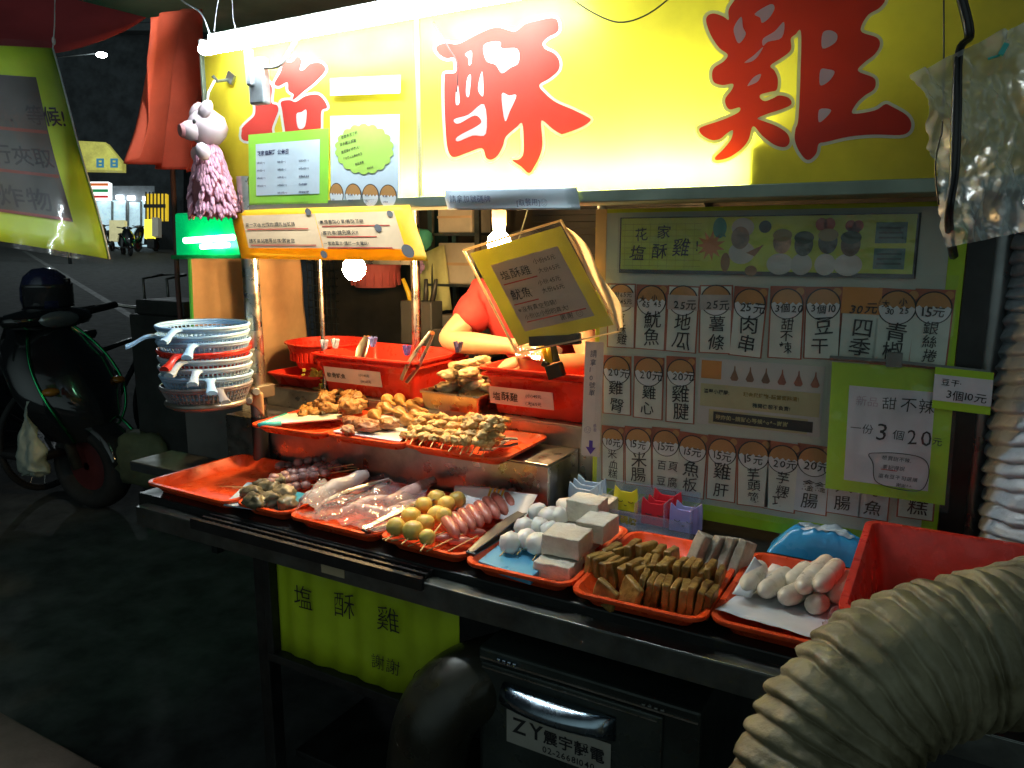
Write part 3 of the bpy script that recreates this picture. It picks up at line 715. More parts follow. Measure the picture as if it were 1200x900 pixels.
b = MB(); b.tube([f.p(.55, 0, -.004), V((f.p(.55, 0).x, 1.86, 1.60))], .002, 5); part('hanging_wire', b, steel, o)
# vertical strip beside the board
f = frame_px((686, 400), (708, 401), (681, 533), 1.835)
o = sheet('queue_slip', 'tall white slip with a purple arrow hanging left of the menu board', 'notice', f, mat('warm_white_paper', (.72, .63, .58), .6))
ink(o, inkb, f, [('請拿10號單', .28, .13, .019, {'vert': True})], off=0)
ink(o, inkp, f, [('感恩', .60, .74, .010, {'vert': True}), ('☺', .08, .79, .018)], off=0)
b = MB(); b.poly([[f.p(x, y, .001) for x, y in ((.42, .86), (.62, .86), (.62, .92), (.80, .92), (.52, .985), (.24, .92), (.42, .92))]]); part('arrow', b, inkp, o, recalc=False)
# ------------------------------------------------------------------ the menu board
BY = 1.85
f0 = frame_px((698, 246), (1130, 240), (700, 620), BY)
bx0, bx1 = pY(697, 400, BY).x, pY(1118, 430, BY).x
bz0, bz1 = pY(900, 622, BY).z, 1.585
board = thing('menu_board', 'big lime edged menu board covered with handwritten price cards', 'menu board', ((bx0 + bx1) / 2, BY, bz0))
b = MB(); b.slab((bx0, BY, bz0), (bx1, BY + .012, bz1)); part('backing', b, limeY, board, bevel=.002)
b = MB(); b.slab((bx0 + .012, BY - .002, bz0), (bx1, BY - .0005, bz0 + .04)); b.slab((bx1 - .03, BY - .002, bz0 + .041), (bx1, BY - .0005, bz1 - .05)); part('lime_border', b, lime, board)
b = MB(); b.slab((bx0 + .014, BY - .0015, bz0 + .041), (bx1 - .031, BY - .0005, bz1 - .01)); part('inner_sheet', b, mat('board_grey', (.48, .55, .48), .55, 0, .1, 3), board)
b = MB(); b.slab((bx0 - .002, BY - .004, 1.40), (bx0 + .028, BY - .0022, 1.585)); part('tape', b, mat('buff_tape', (.62, .42, .20), .5), board)
b = MB(); b.tube([(bx0 + .0, BY + .03, bz0 - .05), (bx0 + .0, BY + .03, 1.7)], .012, 10); part('side_bar', b, steel, board, smooth=40)
b = MB()
b.slab((bx1 + .002, BY - .0, .783), (bx1 + .05, BY + .03, 1.6)); part('dark_edge', b, blackp, board)
# banner
f = frame_px((727, 253), (1080, 238), (727, 327), BY - .008)
f.uy = V((0, 0, -1)); f.ux = V((1, 0, 0)); f.w = (pY(1078, 280, BY - .008) - pY(727, 280, BY - .008)).x; f.O = V((pY(727, 253, BY - .008).x, BY - .008, 1.563)); f.h = .137
f.n = V((0, -1, 0))
ban = sheet('menu_banner', 'black edged yellow green banner with cartoon stickers across the top of the menu board', 'banner', f, black, t=.006)
b = MB(); f.rect(b, .006, .02, .99, .93, .0008); part('face', b, mat('banner_lime', (.52, .64, .06), .45, 0, .15, 5), ban)
ink(ban, inkk, f, [('花', .06, .40, .036, {'ang': .05}), ('家', .145, .35, .036, {'ang': .05}), ('塩', .04, .74, .038), ('酥', .125, .70, .038), ('雞', .205, .66, .042), ('!', .29, .60, .036)], off=.006, d=.002, jit=.08)
b = MB()
for i in range(9):
    b.rings([[f.p(.02 + .033 * i, .1, .0012), f.p(.0215 + .033 * i, .1, .0012)], [f.p(.02 + .033 * i, .9, .0012), f.p(.0215 + .033 * i, .9, .0012)]], cap=False, closed=False)
for j in range(8):
    b.rings([[f.p(.01, .12 + .105 * j, .0012), f.p(.31, .12 + .105 * j, .0012)], [f.p(.01, .13 + .105 * j, .0012), f.p(.31, .13 + .105 * j, .0012)]], cap=False, closed=False)
part('ruled_grid', b, mat('dull_olive_line', (.33, .38, .03), .6), ban, recalc=False)
def disc(b, f, x, y, rx, ry, d, n=24, a0=0): b.poly([[f.p(x + rx / f.w * math.cos(k * math.tau / n + a0), y + ry / f.h * math.sin(k * math.tau / n + a0), d) for k in range(n)]])
b = MB()
b.poly([[f.p(.345 + (.036 if k % 2 else .018) / f.w * math.cos(k * math.tau / 22), .50 + (.036 if k % 2 else .018) / f.h * math.sin(k * math.tau / 22), .0014) for k in range(22)]])
part('starburst', b, mat('sticker_orange', (.55, .20, .03), .5), ban, recalc=False)
b = MB(); disc(b, f, .375, .20, .016, .024, .0014); b.poly([[f.p(.385, .34, .0014), f.p(.40, .36, .0014), f.p(.392, .30, .0014)]]); part('balloon', b, mat('sticker_teal', (.04, .26, .20), .5), ban, recalc=False)
# running cream figure in a plain hood: generic cut-out
b = MB(); disc(b, f, .455, .62, .030, .026, .0016); disc(b, f, .455, .20, .026, .022, .0016); part('cutout_body', b, mat('cutout_white', (.58, .60, .55), .5), ban, recalc=False)
b = MB(); disc(b, f, .448, .37, .021, .026, .0020); part('cutout_face', b, mat('cutout_skin', (.30, .22, .16), .5, 0, .3, 30), ban, recalc=False)
b = MB(); disc(b, f, .40, .78, .011, .022, .0018); disc(b, f, .49, .92, .014, .012, .0018); b.poly([[f.p(.47, .62, .0018), f.p(.53, .48, .0018), f.p(.50, .68, .0018)]]); part('cutout_limbs', b, mat('cutout_brown', (.26, .15, .05), .5), ban, recalc=False)
b = MB(); disc(b, f, .53, .19, .014, .014, .0016); part('cutout_badge', b, mat('badge_dark', (.06, .10, .10), .5), ban, recalc=False)
for k, (x, r, cc) in enumerate([(.585, .029, (.42, .27, .16)), (.655, .023, (.10, .12, .09)), (.73, .022, (.09, .10, .08)), (.80, .029, (.16, .12, .07))]):
    b = MB(); disc(b, f, x, .80, r, .024, .0016 + .0002 * k); part('cutout_body', b, MATS['cutout_white'], ban, recalc=False)
    b = MB(); disc(b, f, x + .004, .44 + .04 * (k % 2), .020, .026, .0020 + .0002 * k); part('cutout_face', b, mat('cutout_head%d' % k, cc, .5, 0, .5, 40), ban, recalc=False)
    b = MB(); disc(b, f, x + .004, .33 + .04 * (k % 2), .021, .014, .0024 + .0002 * k); part('cutout_hair', b, mat('cutout_hair%d' % (k % 2), [(.30, .24, .08), (.04, .07, .04)][k % 2], .5), ban, recalc=False)
b = MB(); disc(b, f, .71, .16, .012, .014, .0014); disc(b, f, .735, .16, .012, .014, .0014); disc(b, f, .80, .19, .011, .012, .0014); disc(b, f, .822, .19, .011, .012, .0014); b.poly([[f.p(.785, .22, .0014), f.p(.837, .22, .0014), f.p(.811, .38, .0014)]])
part('heart_sticker', b, mat('sticker_red', (.40, .07, .03), .5), ban, recalc=False)
for y0, y1 in ((.14, .46), (.54, .86)):
    b = MB(); f.rect(b, .875, y0, .965, y1, .0014); s_ = part('stamp', b, mat('stamp_teal', (.10, .22, .20), .5), ban)
    b = MB()
    for j in range(3): f.rect(b, .885, y0 + .07 + .075 * j, .955, y0 + .10 + .075 * j, .002)
    part('stamp_lines', b, mat('stamp_dark', (.04, .08, .07), .5), s_)
b = MB(); b.grid(lambda u, v: f.p(-.005 + u, -.0 + v, .004 + .002 * noise.noise(V((u * 16, v * 5, 3)))), 40, 10); part('clear_cover', b, clear2, ban, smooth=True)

# the price cards, each taped to the board
cardw = mat('card_white', (.66, .71, .64), .55, 0, .08, 8); cardc = mat('card_cool_white', (.58, .64, .68), .55, 0, .08, 8)
cardr = mat('card_rust', (.36, .10, .05), .55, 0, .2, 12); cardo = mat('card_orange', (.62, .26, .05), .55, 0, .12)
CY_ = BY - .004
def card(uL, uR, vT, vB, price, dish, words, mode='egg', cool=False):
    tl, br = pY(uL, vT, CY_), pY(uR, vB, CY_)
    a = rnd(-.045, .045)
    f = Frame(tl, (math.cos(a), 0, math.sin(a)), (math.sin(a), 0, -math.cos(a)), br.x - tl.x, tl.z - br.z)
    o = sheet('menu_card', 'menu card ' + words, 'menu card', f, cardr, t=.0012, group='menu price cards taped to the board')
    b = MB(); f.rect(b, .045, .30 if mode == 'egg' else .02, .955, .985, .0008); part('card_face', b, cardc if cool else cardw, o)
    r = f.w * .44
    if mode == 'egg':
        egg(o, f, f.w * .5, f.h * .24, r, r * 1.0, .0016)
        b = MB(); disc(b, f, .86, .07, f.w * .12, f.w * .12, .0015); part('card_medal', b, eggb, o, recalc=False)
    elif mode == 'plain':
        egg(o, f, f.w * .5, f.h * .22, r, r, .0016); b = MB(); f.rect(b, .02, .14, .98, .36, .0030); part('price_patch', b, paperg, o)
    elif mode == 'orange':
        b = MB(); f.rect(b, .0, .0, 1.0, .36, .0016); part('price_patch', b, cardo, o)
    L = []
    if isinstance(price, list):
        for x, y, s_, sz in price: L.append((s_, x, y, f.w * sz))
    else:
        sz = min(.34, 1.18 / len(price)); L.append((price, .5 - .26 * sz * len(price) - .02, .345, f.w * sz))
    n = len(dish); st = min(.30, .56 / n)
    for k, ch in enumerate(dish):
        sz = min(f.h * st * .92, f.w * .62) * (1.0 if len(ch) == 1 else .66)
        wd = sz * len(ch); L.append((ch, .5 - wd / f.w * .46 + rnd(-.05, .05), .44 + st * (k + .80) * (.52 / (n * st) if n * st > .52 else 1), sz, {'off': .004}))
    ink(o, inkk, f, L, off=.012, d=.0042, jit=.10)
    return o
R1 = [(712, 743, 332, 409, [(.05, .20, '大份65元', .20), (.05, .31, '小份45元', .20)], '塩酥雞', 'for 塩酥雞, large and small portions on a grey patch, first of the top row', 'plain'),
      (746, 780, 333, 411, [(.12, .26, '大', .22), (.50, .23, '小', .22), (.22, .34, '65', .22), (.58, .33, '45', .22)], ['魷', '魚'], 'for 魷魚, with large and small prices inside the egg', 'egg'),
      (783, 817, 334, 414, '25元', ['地', '瓜'], 'for 地瓜 with its 25元 price on a patch', 'plain'),
      (820, 855, 334, 416, '25元', ['薯', '條'], 'for 薯條 with its 25元 price on a patch', 'plain'),
      (861, 896, 335, 419, '25元', ['肉', '串'], 'for 肉串, priced 25元 inside the egg', 'egg'),
      (903, 938, 335, 422, '3個20', ['甜', '不', '辣'], 'for 甜不辣, three pieces for 20, in the top row', 'egg'),
      (944, 981, 336, 423, '3個10', ['豆', '干'], 'for 豆干, three pieces for 10, in the top row', 'egg'),
      (988, 1027, 336, 424, '30元', ['四', '季'], 'for 四季 with a plain orange price block', 'orange'),
      (1030, 1070, 337, 430, [(.12, .24, '大', .22), (.54, .20, '小', .22), (.22, .33, '30', .22), (.56, .31, '25', .22)], ['青', '椒'], 'for 青椒, with large and small prices in the egg', 'egg'),
      (1073, 1111, 338, 430, '15元', ['銀', '絲', '捲'], 'for 銀絲捲, last of the top row', 'egg')]
R2 = [(706, 738, 416, 488, '20元', ['雞', '臀'], 'for 雞臀, priced 20元 beside the tall white slip', 'egg'),
      (743, 776, 417, 493, '20元', ['雞', '心'], 'for 雞心, in the middle row of three', 'egg'),
      (781, 812, 417, 498, '20元', ['雞', '腱'], 'for 雞腱, beside the printed reminder', 'egg')]
R3 = [(705, 730, 498, 566, '10元', ['米', '血', '糕'], 'for 米血糕, priced 10元, first of the bottom row', 'egg', 0),
      (732, 762, 499, 572, '15元', ['米', '腸'], 'for 米腸, priced 15元 in the bottom row', 'egg', 0),
      (764, 794, 500, 578, '15元', ['百頁', '豆腐'], 'for 百頁豆腐, in the bottom row', 'egg', 0),
      (796, 827, 505, 585, '15元', ['魚', '板'], 'for 魚板, in the bottom row', 'egg', 0),
      (830, 861, 509, 590, '15元', ['雞', '肝'], 'for 雞肝, in the bottom row', 'egg', 0),
      (864, 898, 513, 597, '15元', ['芋', '頭', '籤'], 'for 芋頭籤, in the bottom row', 'egg', 0),
      (900, 933, 516, 602, '20元', ['芋', '粿', '巧'], 'for 芋粿巧, in the bottom row', 'egg', 0),
      (935, 970, 519, 605, '20元', ['鑫鑫', '腸'], 'for 鑫鑫腸, on bluish paper in the bottom row', 'egg', 1),
      (973, 1009, 521, 607, '20元', ['大', '腸'], 'for 大腸, half behind the large green price sign', 'egg', 1),
      (1011, 1041, 524, 612, '20元', ['小', '魚'], 'for 小魚, bluish paper low under the large green price sign', 'egg', 1),
      (1056, 1092, 524, 612, '20元', ['粿', '糕'], 'for 粿糕, last of the bottom row behind the red bin', 'egg', 0)]
for r in R1: card(*r)
for r in R2: card(*r)
for r in R3: card(*r[:7], r[7], bool(r[8]))
# middle: printed reminder
f = frame_px((820, 418), (968, 424), (820, 512), CY_)
f = Frame(pY(820, 419, CY_), (1, 0, 0), (0, 0, -1), pY(968, 419, CY_).x - pY(820, 419, CY_).x, .165)
o = sheet('reminder_sheet', 'printed reminder sheet with a row of brown drops and a black label in mid board', 'notice', f, mat('reminder_paper', (.54, .55, .53), .55, 0, .05))
b = MB(); f.rect(b, .02, .38, .98, .72, .0008); f.rect(b, .10, .76, .9, .98, .0008); part('cream_strip', b, mat('cream_strip', (.48, .46, .26), .55), o)
b = MB(); f.rect(b, .14, .79, .94, .945, .0016); part('black_label', b, mat('black_label', (.02, .02, .02), .4), o)
ink(o, inkk, f, [('溫馨小提醒:', .05, .515, .0115, {'jit': 0}), ('離開後恕不負責!', .46, .665, .0115, {'jit': 0})], off=.02, d=.002)
ink(o, mat('mustard_ink', (.24, .17, .02), .6), f, [('現金與炸物-請當面點清!', .38, .515, .0115, {'jit': 0})], off=.03, d=.002)
ink(o, mat('label_yellow', (.45, .43, .20), .5), f, [('現炸的~請耐心等候^o^~謝謝', .16, .895, .0125, {'jit': 0})], off=.02, d=.0026)
for k in range(6):
    x = .30 + .127 * k; b = MB()
    b.poly([[f.q(x * f.w + px, .23 * f.h + py, .0012) for px, py in ((-.0012, -.024), (.0012, -.024), (.002, -.014), (.010, .006), (.006, .012), (-.006, .012), (-.010, .006), (-.002, -.014))]])
    part('drop_print', b, mat('drop_brown%d' % (k > 2), [(.22, .12, .07), (.30, .11, .07)][k > 2], .6), o, recalc=False)
b = MB(); f.rect(b, .02, .03, .19, .30, .0012); part('orange_print', b, cardo, o)
# loose wrinkled film over the board
b = MB(); b.grid(lambda u, v: V((bx0 + .012 + (bx1 - bx0 - .02) * u, BY - .016 + .005 * noise.noise(V((u * 7, v * 6, 9))), bz0 + .03 + (1.405 - bz0) * v)), 40, 30)
part('clear_cover', b, film('board_film', (.7, .75, .75), .05, .10, .35, 9), board, smooth=True)

# green price sign and the small one beside it, hung in front of the board
f = frame_px((975, 424), (1120, 434), (967, 572), 1.79)
f.n = V((0, -1, 0))
bright = mat('sign_bright_green', (.34, .60, .02), .5, 0, .1)
o = sheet('price_sign', 'large green bordered price sign in a glossy sleeve, three for 20, over the board', 'price sign', f, bright, t=.002)
b = MB(); f.rect(b, .16, .17, .86, .91, .001); part('inner_sheet', b, mat('sign_cool_paper', (.55, .57, .62), .5), o)
ink(o, mat('faded_pink_ink', (.40, .33, .40), .6), f, [('新品', .22, .31, .022)], off=0, d=.002)
ink(o, inkk, f, [('甜不辣', .44, .32, .0305, {'step': 1.1}), ('一份', .19, .52, .022), ('3', .40, .56, .05), ('個', .54, .54, .024), ('20', .65, .57, .046), ('元', .86, .55, .018), ('想買甜不辣,', .47, .71, .0105), ('要記得說', .48, .78, .0105), ('還有豆干可選購', .45, .85, .0105), ('謝謝^^', .60, .905, .0095)], off=0, d=.002)
b = MB(); lp = [(.36, .685), (.44, .665), (.60, .65), (.78, .66), (.85, .72), (.85, .83), (.80, .91), (.66, .925), (.50, .91), (.42, .87), (.40, .75)]
ls = smooth_loop([f.p(x, y, .0022) for x, y in lp], 4); b.tube(ls + [ls[0]], .0009, 5); part('speech_bubble', b, inkk, o)
b = MB(); f.rect(b, .47, .785, .60, .79, .002); part('underline', b, inkr, o)
b = MB(); b.grid(lambda u, v: f.p(-.03 + 1.06 * u, -.03 + 1.08 * v, .006 + .006 * noise.noise(V((u * 6, v * 6, 5)))), 26, 26); part('clear_sleeve', b, film('glossy_sleeve', (.7, .8, .85), .04, .07, 1.6, 12), o, smooth=True)
b = MB(); b.tube([f.p(-.02, -.03, .003), f.p(.5, -.03, .003), f.p(1.25, -.0, .003)], .006, 6); b.box(f.p(.52, -.05, .004), (.03, .012, .03)); part('hanging_rail', b, dsteel, o)
f = frame_px((1096, 430), (1165, 437), (1092, 478), 1.775); f.n = V((0, -1, 0))
o = sheet('small_price_sign', 'small green and white price slip for 豆干, three for 10, hung beside the larger one', 'price sign', f, bright, t=.002)
b = MB(); f.rect(b, .0, .17, 1, .80, .001); part('inner_sheet', b, MATS['sign_cool_paper'], o)
ink(o, inkk, f, [('豆干·', .13, .40, .0155), ('3個10元', .22, .72, .021)], off=.008, d=.002)
# ------------------------------------------------------------------ trays, bins, bowls
def rr(w, d, r, z, n=5):
    out = []
    for cx, cy, a0 in ((w / 2 - r, d / 2 - r, 0), (-w / 2 + r, d / 2 - r, 90), (-w / 2 + r, -d / 2 + r, 180), (w / 2 - r, -d / 2 + r, 270)):
        for k in range(n + 1):
            a = math.radians(a0 + 90 * k / n); out.append(V((cx + r * math.cos(a), cy + r * math.sin(a), z)))
    return out
def pan_mesh(w, d, h, r=.03, slope=.02, lip=.012, th=.003):
    """open pan: rounded rectangle, sloped sides, rolled lip; z from 0 to h, centred"""
    b = MB()
    b.rings([rr(w - 2 * (slope + lip), d - 2 * (slope + lip), r * .7, 0), rr(w - 2 * lip, d - 2 * lip, r, h - .008), rr(w, d, r + .008, h - .008), rr(w + .002, d + .002, r + .008, h - .003), rr(w, d, r + .008, h),
             rr(w - 2 * lip + .004, d - 2 * lip + .004, r, h), rr(w - 2 * lip - .002, d - 2 * lip - .002, r, h - .004), rr(w - 2 * (slope + lip) - 2 * th, d - 2 * (slope + lip) - 2 * th, r * .7, th + .003), rr(w - 2 * (slope + lip) - 2 * th - .012, d - 2 * (slope + lip) - 2 * th - .012, r * .6, th)])
    return b
def tray(label, x0, x1, y0, dep, z, ang=0, m_=None, h=.034, grp='shallow orange trays on the counter'):
    c = V(((x0 + x1) / 2, y0 + dep / 2, z)); b = pan_mesh(x1 - x0, dep, h)
    b.bm.transform((Matrix.Translation(c) @ Matrix.Rotation(ang, 4, 'Z')))
    return solo('tray', label, 'tray', b, m_ or orange, c, group=grp, smooth=40)
LZ = .783
tray('orange tray left empty at the far end of the counter', -2.0, -1.635, 1.33, .36, LZ, -.02)
tray('orange tray holding dark heart skewers and grey gizzards', -1.628, -1.437, 1.335, .355, LZ + .002, .02)
tray('orange tray of squid under crumpled clear film', -1.432, -1.14, 1.335, .36, LZ, .0)
tray('orange tray of yellow egg balls and pink sausages', -1.135, -.888, 1.335, .36, LZ + .001, -.01)
tray('orange tray of fish balls and white tofu blocks', -.885, -.625, 1.318, .37, LZ, .02)
tray('orange tray of brown dried tofu slabs', -.62, -.348, 1.30, .38, LZ + .002, .03)
tray('orange tray of pale sausages on white paper', -.342, -.09, 1.325, .37, LZ, .0)
UZ = .934
tray('orange tray with a teal edged lid on the step next to the post', -1.83, -1.545, 1.575, .315, UZ, .05, grp='shallow orange trays on the step', h=.028)
tray('orange tray of fried drumsticks on the step', -1.548, -1.268, 1.600, .295, UZ, .04, grp='shallow orange trays on the step', h=.028)
tray('orange tray of battered chicken skewers on the step', -1.272, -.955, 1.612, .285, UZ, .03, grp='shallow orange trays on the step', h=.028)
# deep red bins
def bin_(label, x0, x1, y0, dep, z, h, slope=.028, ang=0, r=.02):
    c = V(((x0 + x1) / 2, y0 + dep / 2, z)); b = pan_mesh(x1 - x0, dep, h, r, slope, .014, .003)
    b.bm.transform(Matrix.Translation(c) @ Matrix.Rotation(ang, 4, 'Z'))
    o = solo('bin', label, 'bin', b, redp, c, smooth=40)
    w_, d_ = x1 - x0, dep
    b = MB(); b.rings([rr(w_ - .021, d_ - .021, r, h - .026), rr(w_ - .010, d_ - .010, r, h - .026), rr(w_ - .010, d_ - .010, r, h - .020), rr(w_ - .022, d_ - .022, r, h - .020)], cap=False)
    b.bm.transform(Matrix.Translation(c) @ Matrix.Rotation(ang, 4, 'Z')); part('rib', b, redp, o, smooth=40)
    return o
B1 = bin_('red bin labelled for squid with tongs resting on its rim', -1.88, -1.435, 1.895, .34, 1.0, .135)
B2 = bin_('red bin labelled 塩酥雞 with a black clip on its rim', -1.205, -.83, 1.895, .34, 1.0, .142)
for o, quad, L in ((B1, ((381, 429), (447, 437), (381, 447)), [('軟骨魷魚', .04, .68, .020), ('(小)45元', .62, .42, .011), ('(大)65元', .64, .82, .011)]),
                   (B2, ((574, 452), (649, 460), (575, 473)), [('塩酥雞', .05, .72, .028), ('(小)45元', .58, .42, .013), ('(大)65元', .57, .86, .013)])):
    y = 1.904; f = frame_px(*quad, y); f.n = V((0, -1, .2)).normalized(); f.uy = V((0, .19, -.98)).normalized(); f.ux = V((1, 0, 0)); f.O.y = y - .004
    b = MB(); f.rect(b, 0, 0, 1, 1, .004, .0008); s_ = part('label_strip', b, mat('label_paper', (.66, .54, .50), .6), o)
    b = MB()
    for l in L: f.text(b, *l[:4], off=.012, d=.0052)
    part('lettering', b, inkk, s_, recalc=False)
b3 = bin_('large red bin standing open at the near end of the counter', -.115, .36, 1.235, .46, LZ, .15, .03)
# small round red baskets and yellow bits at the far end of the upper step
t = thing('red_basket', 'round red plastic basket behind the steel post', 'basket', (-2.0, 2.1, 1.0))
b = MB(); b.lathe([(.11, 0), (.15, .09), (.156, .09), (.156, .094), (.146, .094), (.107, .004), (.0, .004)], (-2.0, 2.12, 1.05), n=40); part('bowl', b, redp, t, smooth=40)
b = MB()
for k in range(40):
    a = k * math.tau / 40; b.box((-2.0 + .137 * math.cos(a), 2.12 + .137 * math.sin(a), 1.105), (.004, .012, .05), R=RZ(a))
part('ribs', b, redp, t)
b = pan_mesh(.26, .2, .045); b.bm.transform(Matrix.Translation((-2.0, 2.02, .999))); solo('red_dish', 'shallow red dish in front of the round red basket', 'dish', b, redp, (-2.0, 2.02, .999), smooth=40)
b = MB()
for k in range(150): b.box((-1.93 + rnd(-.045, .055), 2.0 + rnd(-.05, .05), 1.012 + rnd(0, .05) * (1 - abs(rnd(-1, 1)) * .4)), (rnd(.006, .012), .006, rnd(.006, .02)), R=RZ(rnd(0, 3)) @ RX(rnd(0, 3)))
solo('chopped_vegetable', 'little heap of chopped yellow vegetable beside the thin steel rod', 'vegetable', b, mat('yellow_bits', (.75, .60, .10), .5), (-1.93, 2.0, 1.0), kind='stuff')
b = MB(); b.lathe([(.09, 0), (.135, .17), (.142, .172), (.142, .178), (.130, .178), (.085, .005), (0, .005)], (-.88, 2.36, 1.0), n=40); solo('red_bucket', 'round red tub behind the red bin labelled 塩酥雞', 'tub', b, redp, (-.88, 2.36, 1.0), smooth=40)

# steel pan of chicken cutlets
c = V((-1.30, 1.99, .998))
t = thing('steel_pan', 'rectangular steel pan piled with pale chicken cutlets', 'pan', c)
b = pan_mesh(.225, .22, .055, .012, .006, .006, .002); b.bm.transform(Matrix.Translation(c)); part('pan', b, mat('pan_steel', (.62, .50, .33), .30, 1, .15, 9), t, smooth=40)
meat = mat('raw_battered_cutlet', (.58, .36, .15), .5, 0, .25, 14, .6, 45, sss=.1, col2=(.80, .62, .36))
def cutlet(c, R, d, lab, grp, m_, amp=.35, sub=3, fr=3.2, cat='chicken', nm='chicken_cutlet'):
    b = MB(); b.blob(c, d, R, amp, fr, sub); return solo(nm, lab, cat, b, m_, c, group=grp, smooth=True)
for i in range(22):
    z = .05 + .0042 * i
    k_ = 1.15 - .030 * i
    cutlet(c + V((rnd(-.085, .09) * k_, rnd(-.07, .075) * k_, z)), RZ(rnd(0, 3)) @ RX(rnd(-.5, .5)), (rnd(.032, .05), rnd(.024, .034), rnd(.012, .018)), 'pale floured chicken cutlet heaped in the steel pan', 'chicken cutlets in the steel pan', meat)
# tongs
def tongs(label, p, q, wd=.022, open_=.02, m_=None, grp=None, tip=None):
    """two sprung blades from the hinge end p to the tips q"""
    p, q = V(p), V(q); d = (q - p); L_ = d.length; d.normalize()
    s = d.cross(V((0, 0, 1))).normalized(); up = s.cross(d).normalized()
    t = thing('tongs', label, 'tongs', p, group=grp); mm = m_ or steel
    for sg in (-1, 1):
        b = MB(); rg = []
        for k in range(9):
            u = k / 8; c = p + d * (L_ * u) + up * (sg * open_ * (.25 + .75 * math.sin(min(1, u * 1.3) * math.pi * .5)) * (1 - .55 * max(0, u - .7) / .3))
            h = wd * (.55 + .45 * math.sin(u * 2.4)) * .5; th = .0012
            rg.append([c + s * h + up * (th + sg * .003), c + up * (th), c - s * h + up * (th + sg * .003), c - s * h - up * (th - sg * .003), c - up * th, c + s * h - up * (th - sg * .003)])
        b.rings(rg); part('blade', b, mm, t, smooth=50)
    b = MB(); b.tube([p - s * wd * .4, p + s * wd * .4], open_ * .42, 12); part('hinge', b, tip or mm, t, smooth=40)
    return t
copper = mat('warm_tip', (.75, .30, .12), .3, .7)
tongs('steel tongs with a coppery hinge leaning on the pan of cutlets', pY(506, 390, 1.96), pY(473, 447, 1.88), .03, .014, tip=copper)
tongs('steel tongs standing up in the squid bin', pY(430, 395, 2.02), pY(421, 420, 1.96), .026, .012, tip=copper)
tongs('steel tongs lying over the film covered squid', pZ(457, 563, .855), pZ(382, 590, .826), .022, .009)
tongs('bright steel tongs resting across the rim beside the egg balls', pZ(428, 622, .825), pZ(507, 587, .845), .026, .010)
tongs('dull grey tongs along the side of the blue fish ball board', pZ(552, 648, .822), pZ(612, 603, .832), .030, .007, mat('grey_tong', (.16, .17, .18), .4, .8))
tongs('small dark tongs lying in the battered skewer tray', pZ(568, 521, .962), pZ(607, 517, .97), .02, .008, dsteel)
# binder clips with cloth on bin 1
for i, (u, v, cc, lab) in enumerate([(380, 405, (.25, .32, .5), 'blue striped peg clipped on the rim of the squid bin'), (393, 404, (.35, .4, .55), 'pale blue peg clipped beside the striped one on the squid bin'), (437, 402, (.1, .12, .4), 'dark blue peg behind the tongs in the squid bin'), (477, 412, (.08, .06, .3), 'violet peg at the corner of the squid bin'), (537, 408, (.06, .05, .16), 'dark purple flower shaped peg above the pan of cutlets')]):
    q = pY(u, v, 1.935); t = thing('peg', lab, 'peg', q, group=None)
    mm = mat('peg%d' % i, cc, .35, 0, .5, 60)
    for sg in (-1, 1):
        b = MB(); b.box(q + V((sg * .006, 0, .004)), (.008, .016, .034), R=RY(sg * .3)); part('jaw', b, mm, t, bevel=.002)
    b = MB(); b.ring(q, .006, .0016, R=RX(math.pi / 2), n=14, m=6); part('spring', b, steel, t, smooth=True)
# yellow handled black clip on bin 2
q = pY(652, 432, 1.885); t = thing('bag_clip', 'black clamp with yellow handles gripping the rim of the 塩酥雞 bin', 'clip', q)
b = MB(); b.box(q + V((0, -.006, -.005)), (.045, .03, .04), R=RY(-.35)); b.box(q + V((-.028, -.01, .012)), (.018, .02, .016), R=RY(.4)); b.tube([q + V((.0, 0, .02)), q + V((-.018, .01, .075))], [.012, .007], 8); part('jaws', b, black, t, bevel=.003)
for dx in (-.038, -.022):
    b = MB(); b.tube([q + V((dx * .6, -.004, .016)), q + V((dx * 1.2 - .004, .002, .065))], [.008, .006], 10); part('handle', b, mat('clip_yellow', (.85, .50, .02), .35), t, smooth=True)
b = MB(); b.grid(lambda u, v: q + V((-.14 + .14 * u, .04 - .03 * v, .052 + .018 * noise.noise(V((u * 5, v * 5, 2))) - .03 * v)), 14, 8)
solo('clear_bag', 'crumpled clear plastic bag on the rim of the 塩酥雞 bin', 'plastic bag', b, film('pinkish_bag', (.8, .5, .45), .25, .12, .9, 20), q + V((-.07, 0, 0)), smooth=True)

# ------------------------------------------------------------------ fried food on the step
fry = mat('fried_brown', (.30, .13, .035), .5, 0, .4, 22, .7, 60, col2=(.46, .24, .08)); fry2 = mat('fried_golden', (.34, .14, .03), .45, 0, .3, 18, .6, 55, col2=(.52, .27, .07)); fryred = mat('fried_reddish', (.33, .13, .06), .42, 0, .35, 20, .6, 50, col2=(.50, .25, .13))
b = MB(); b.slab((-1.735, 1.60, .955), (-1.50, 1.69, .960)); R_ = RZ(.05)
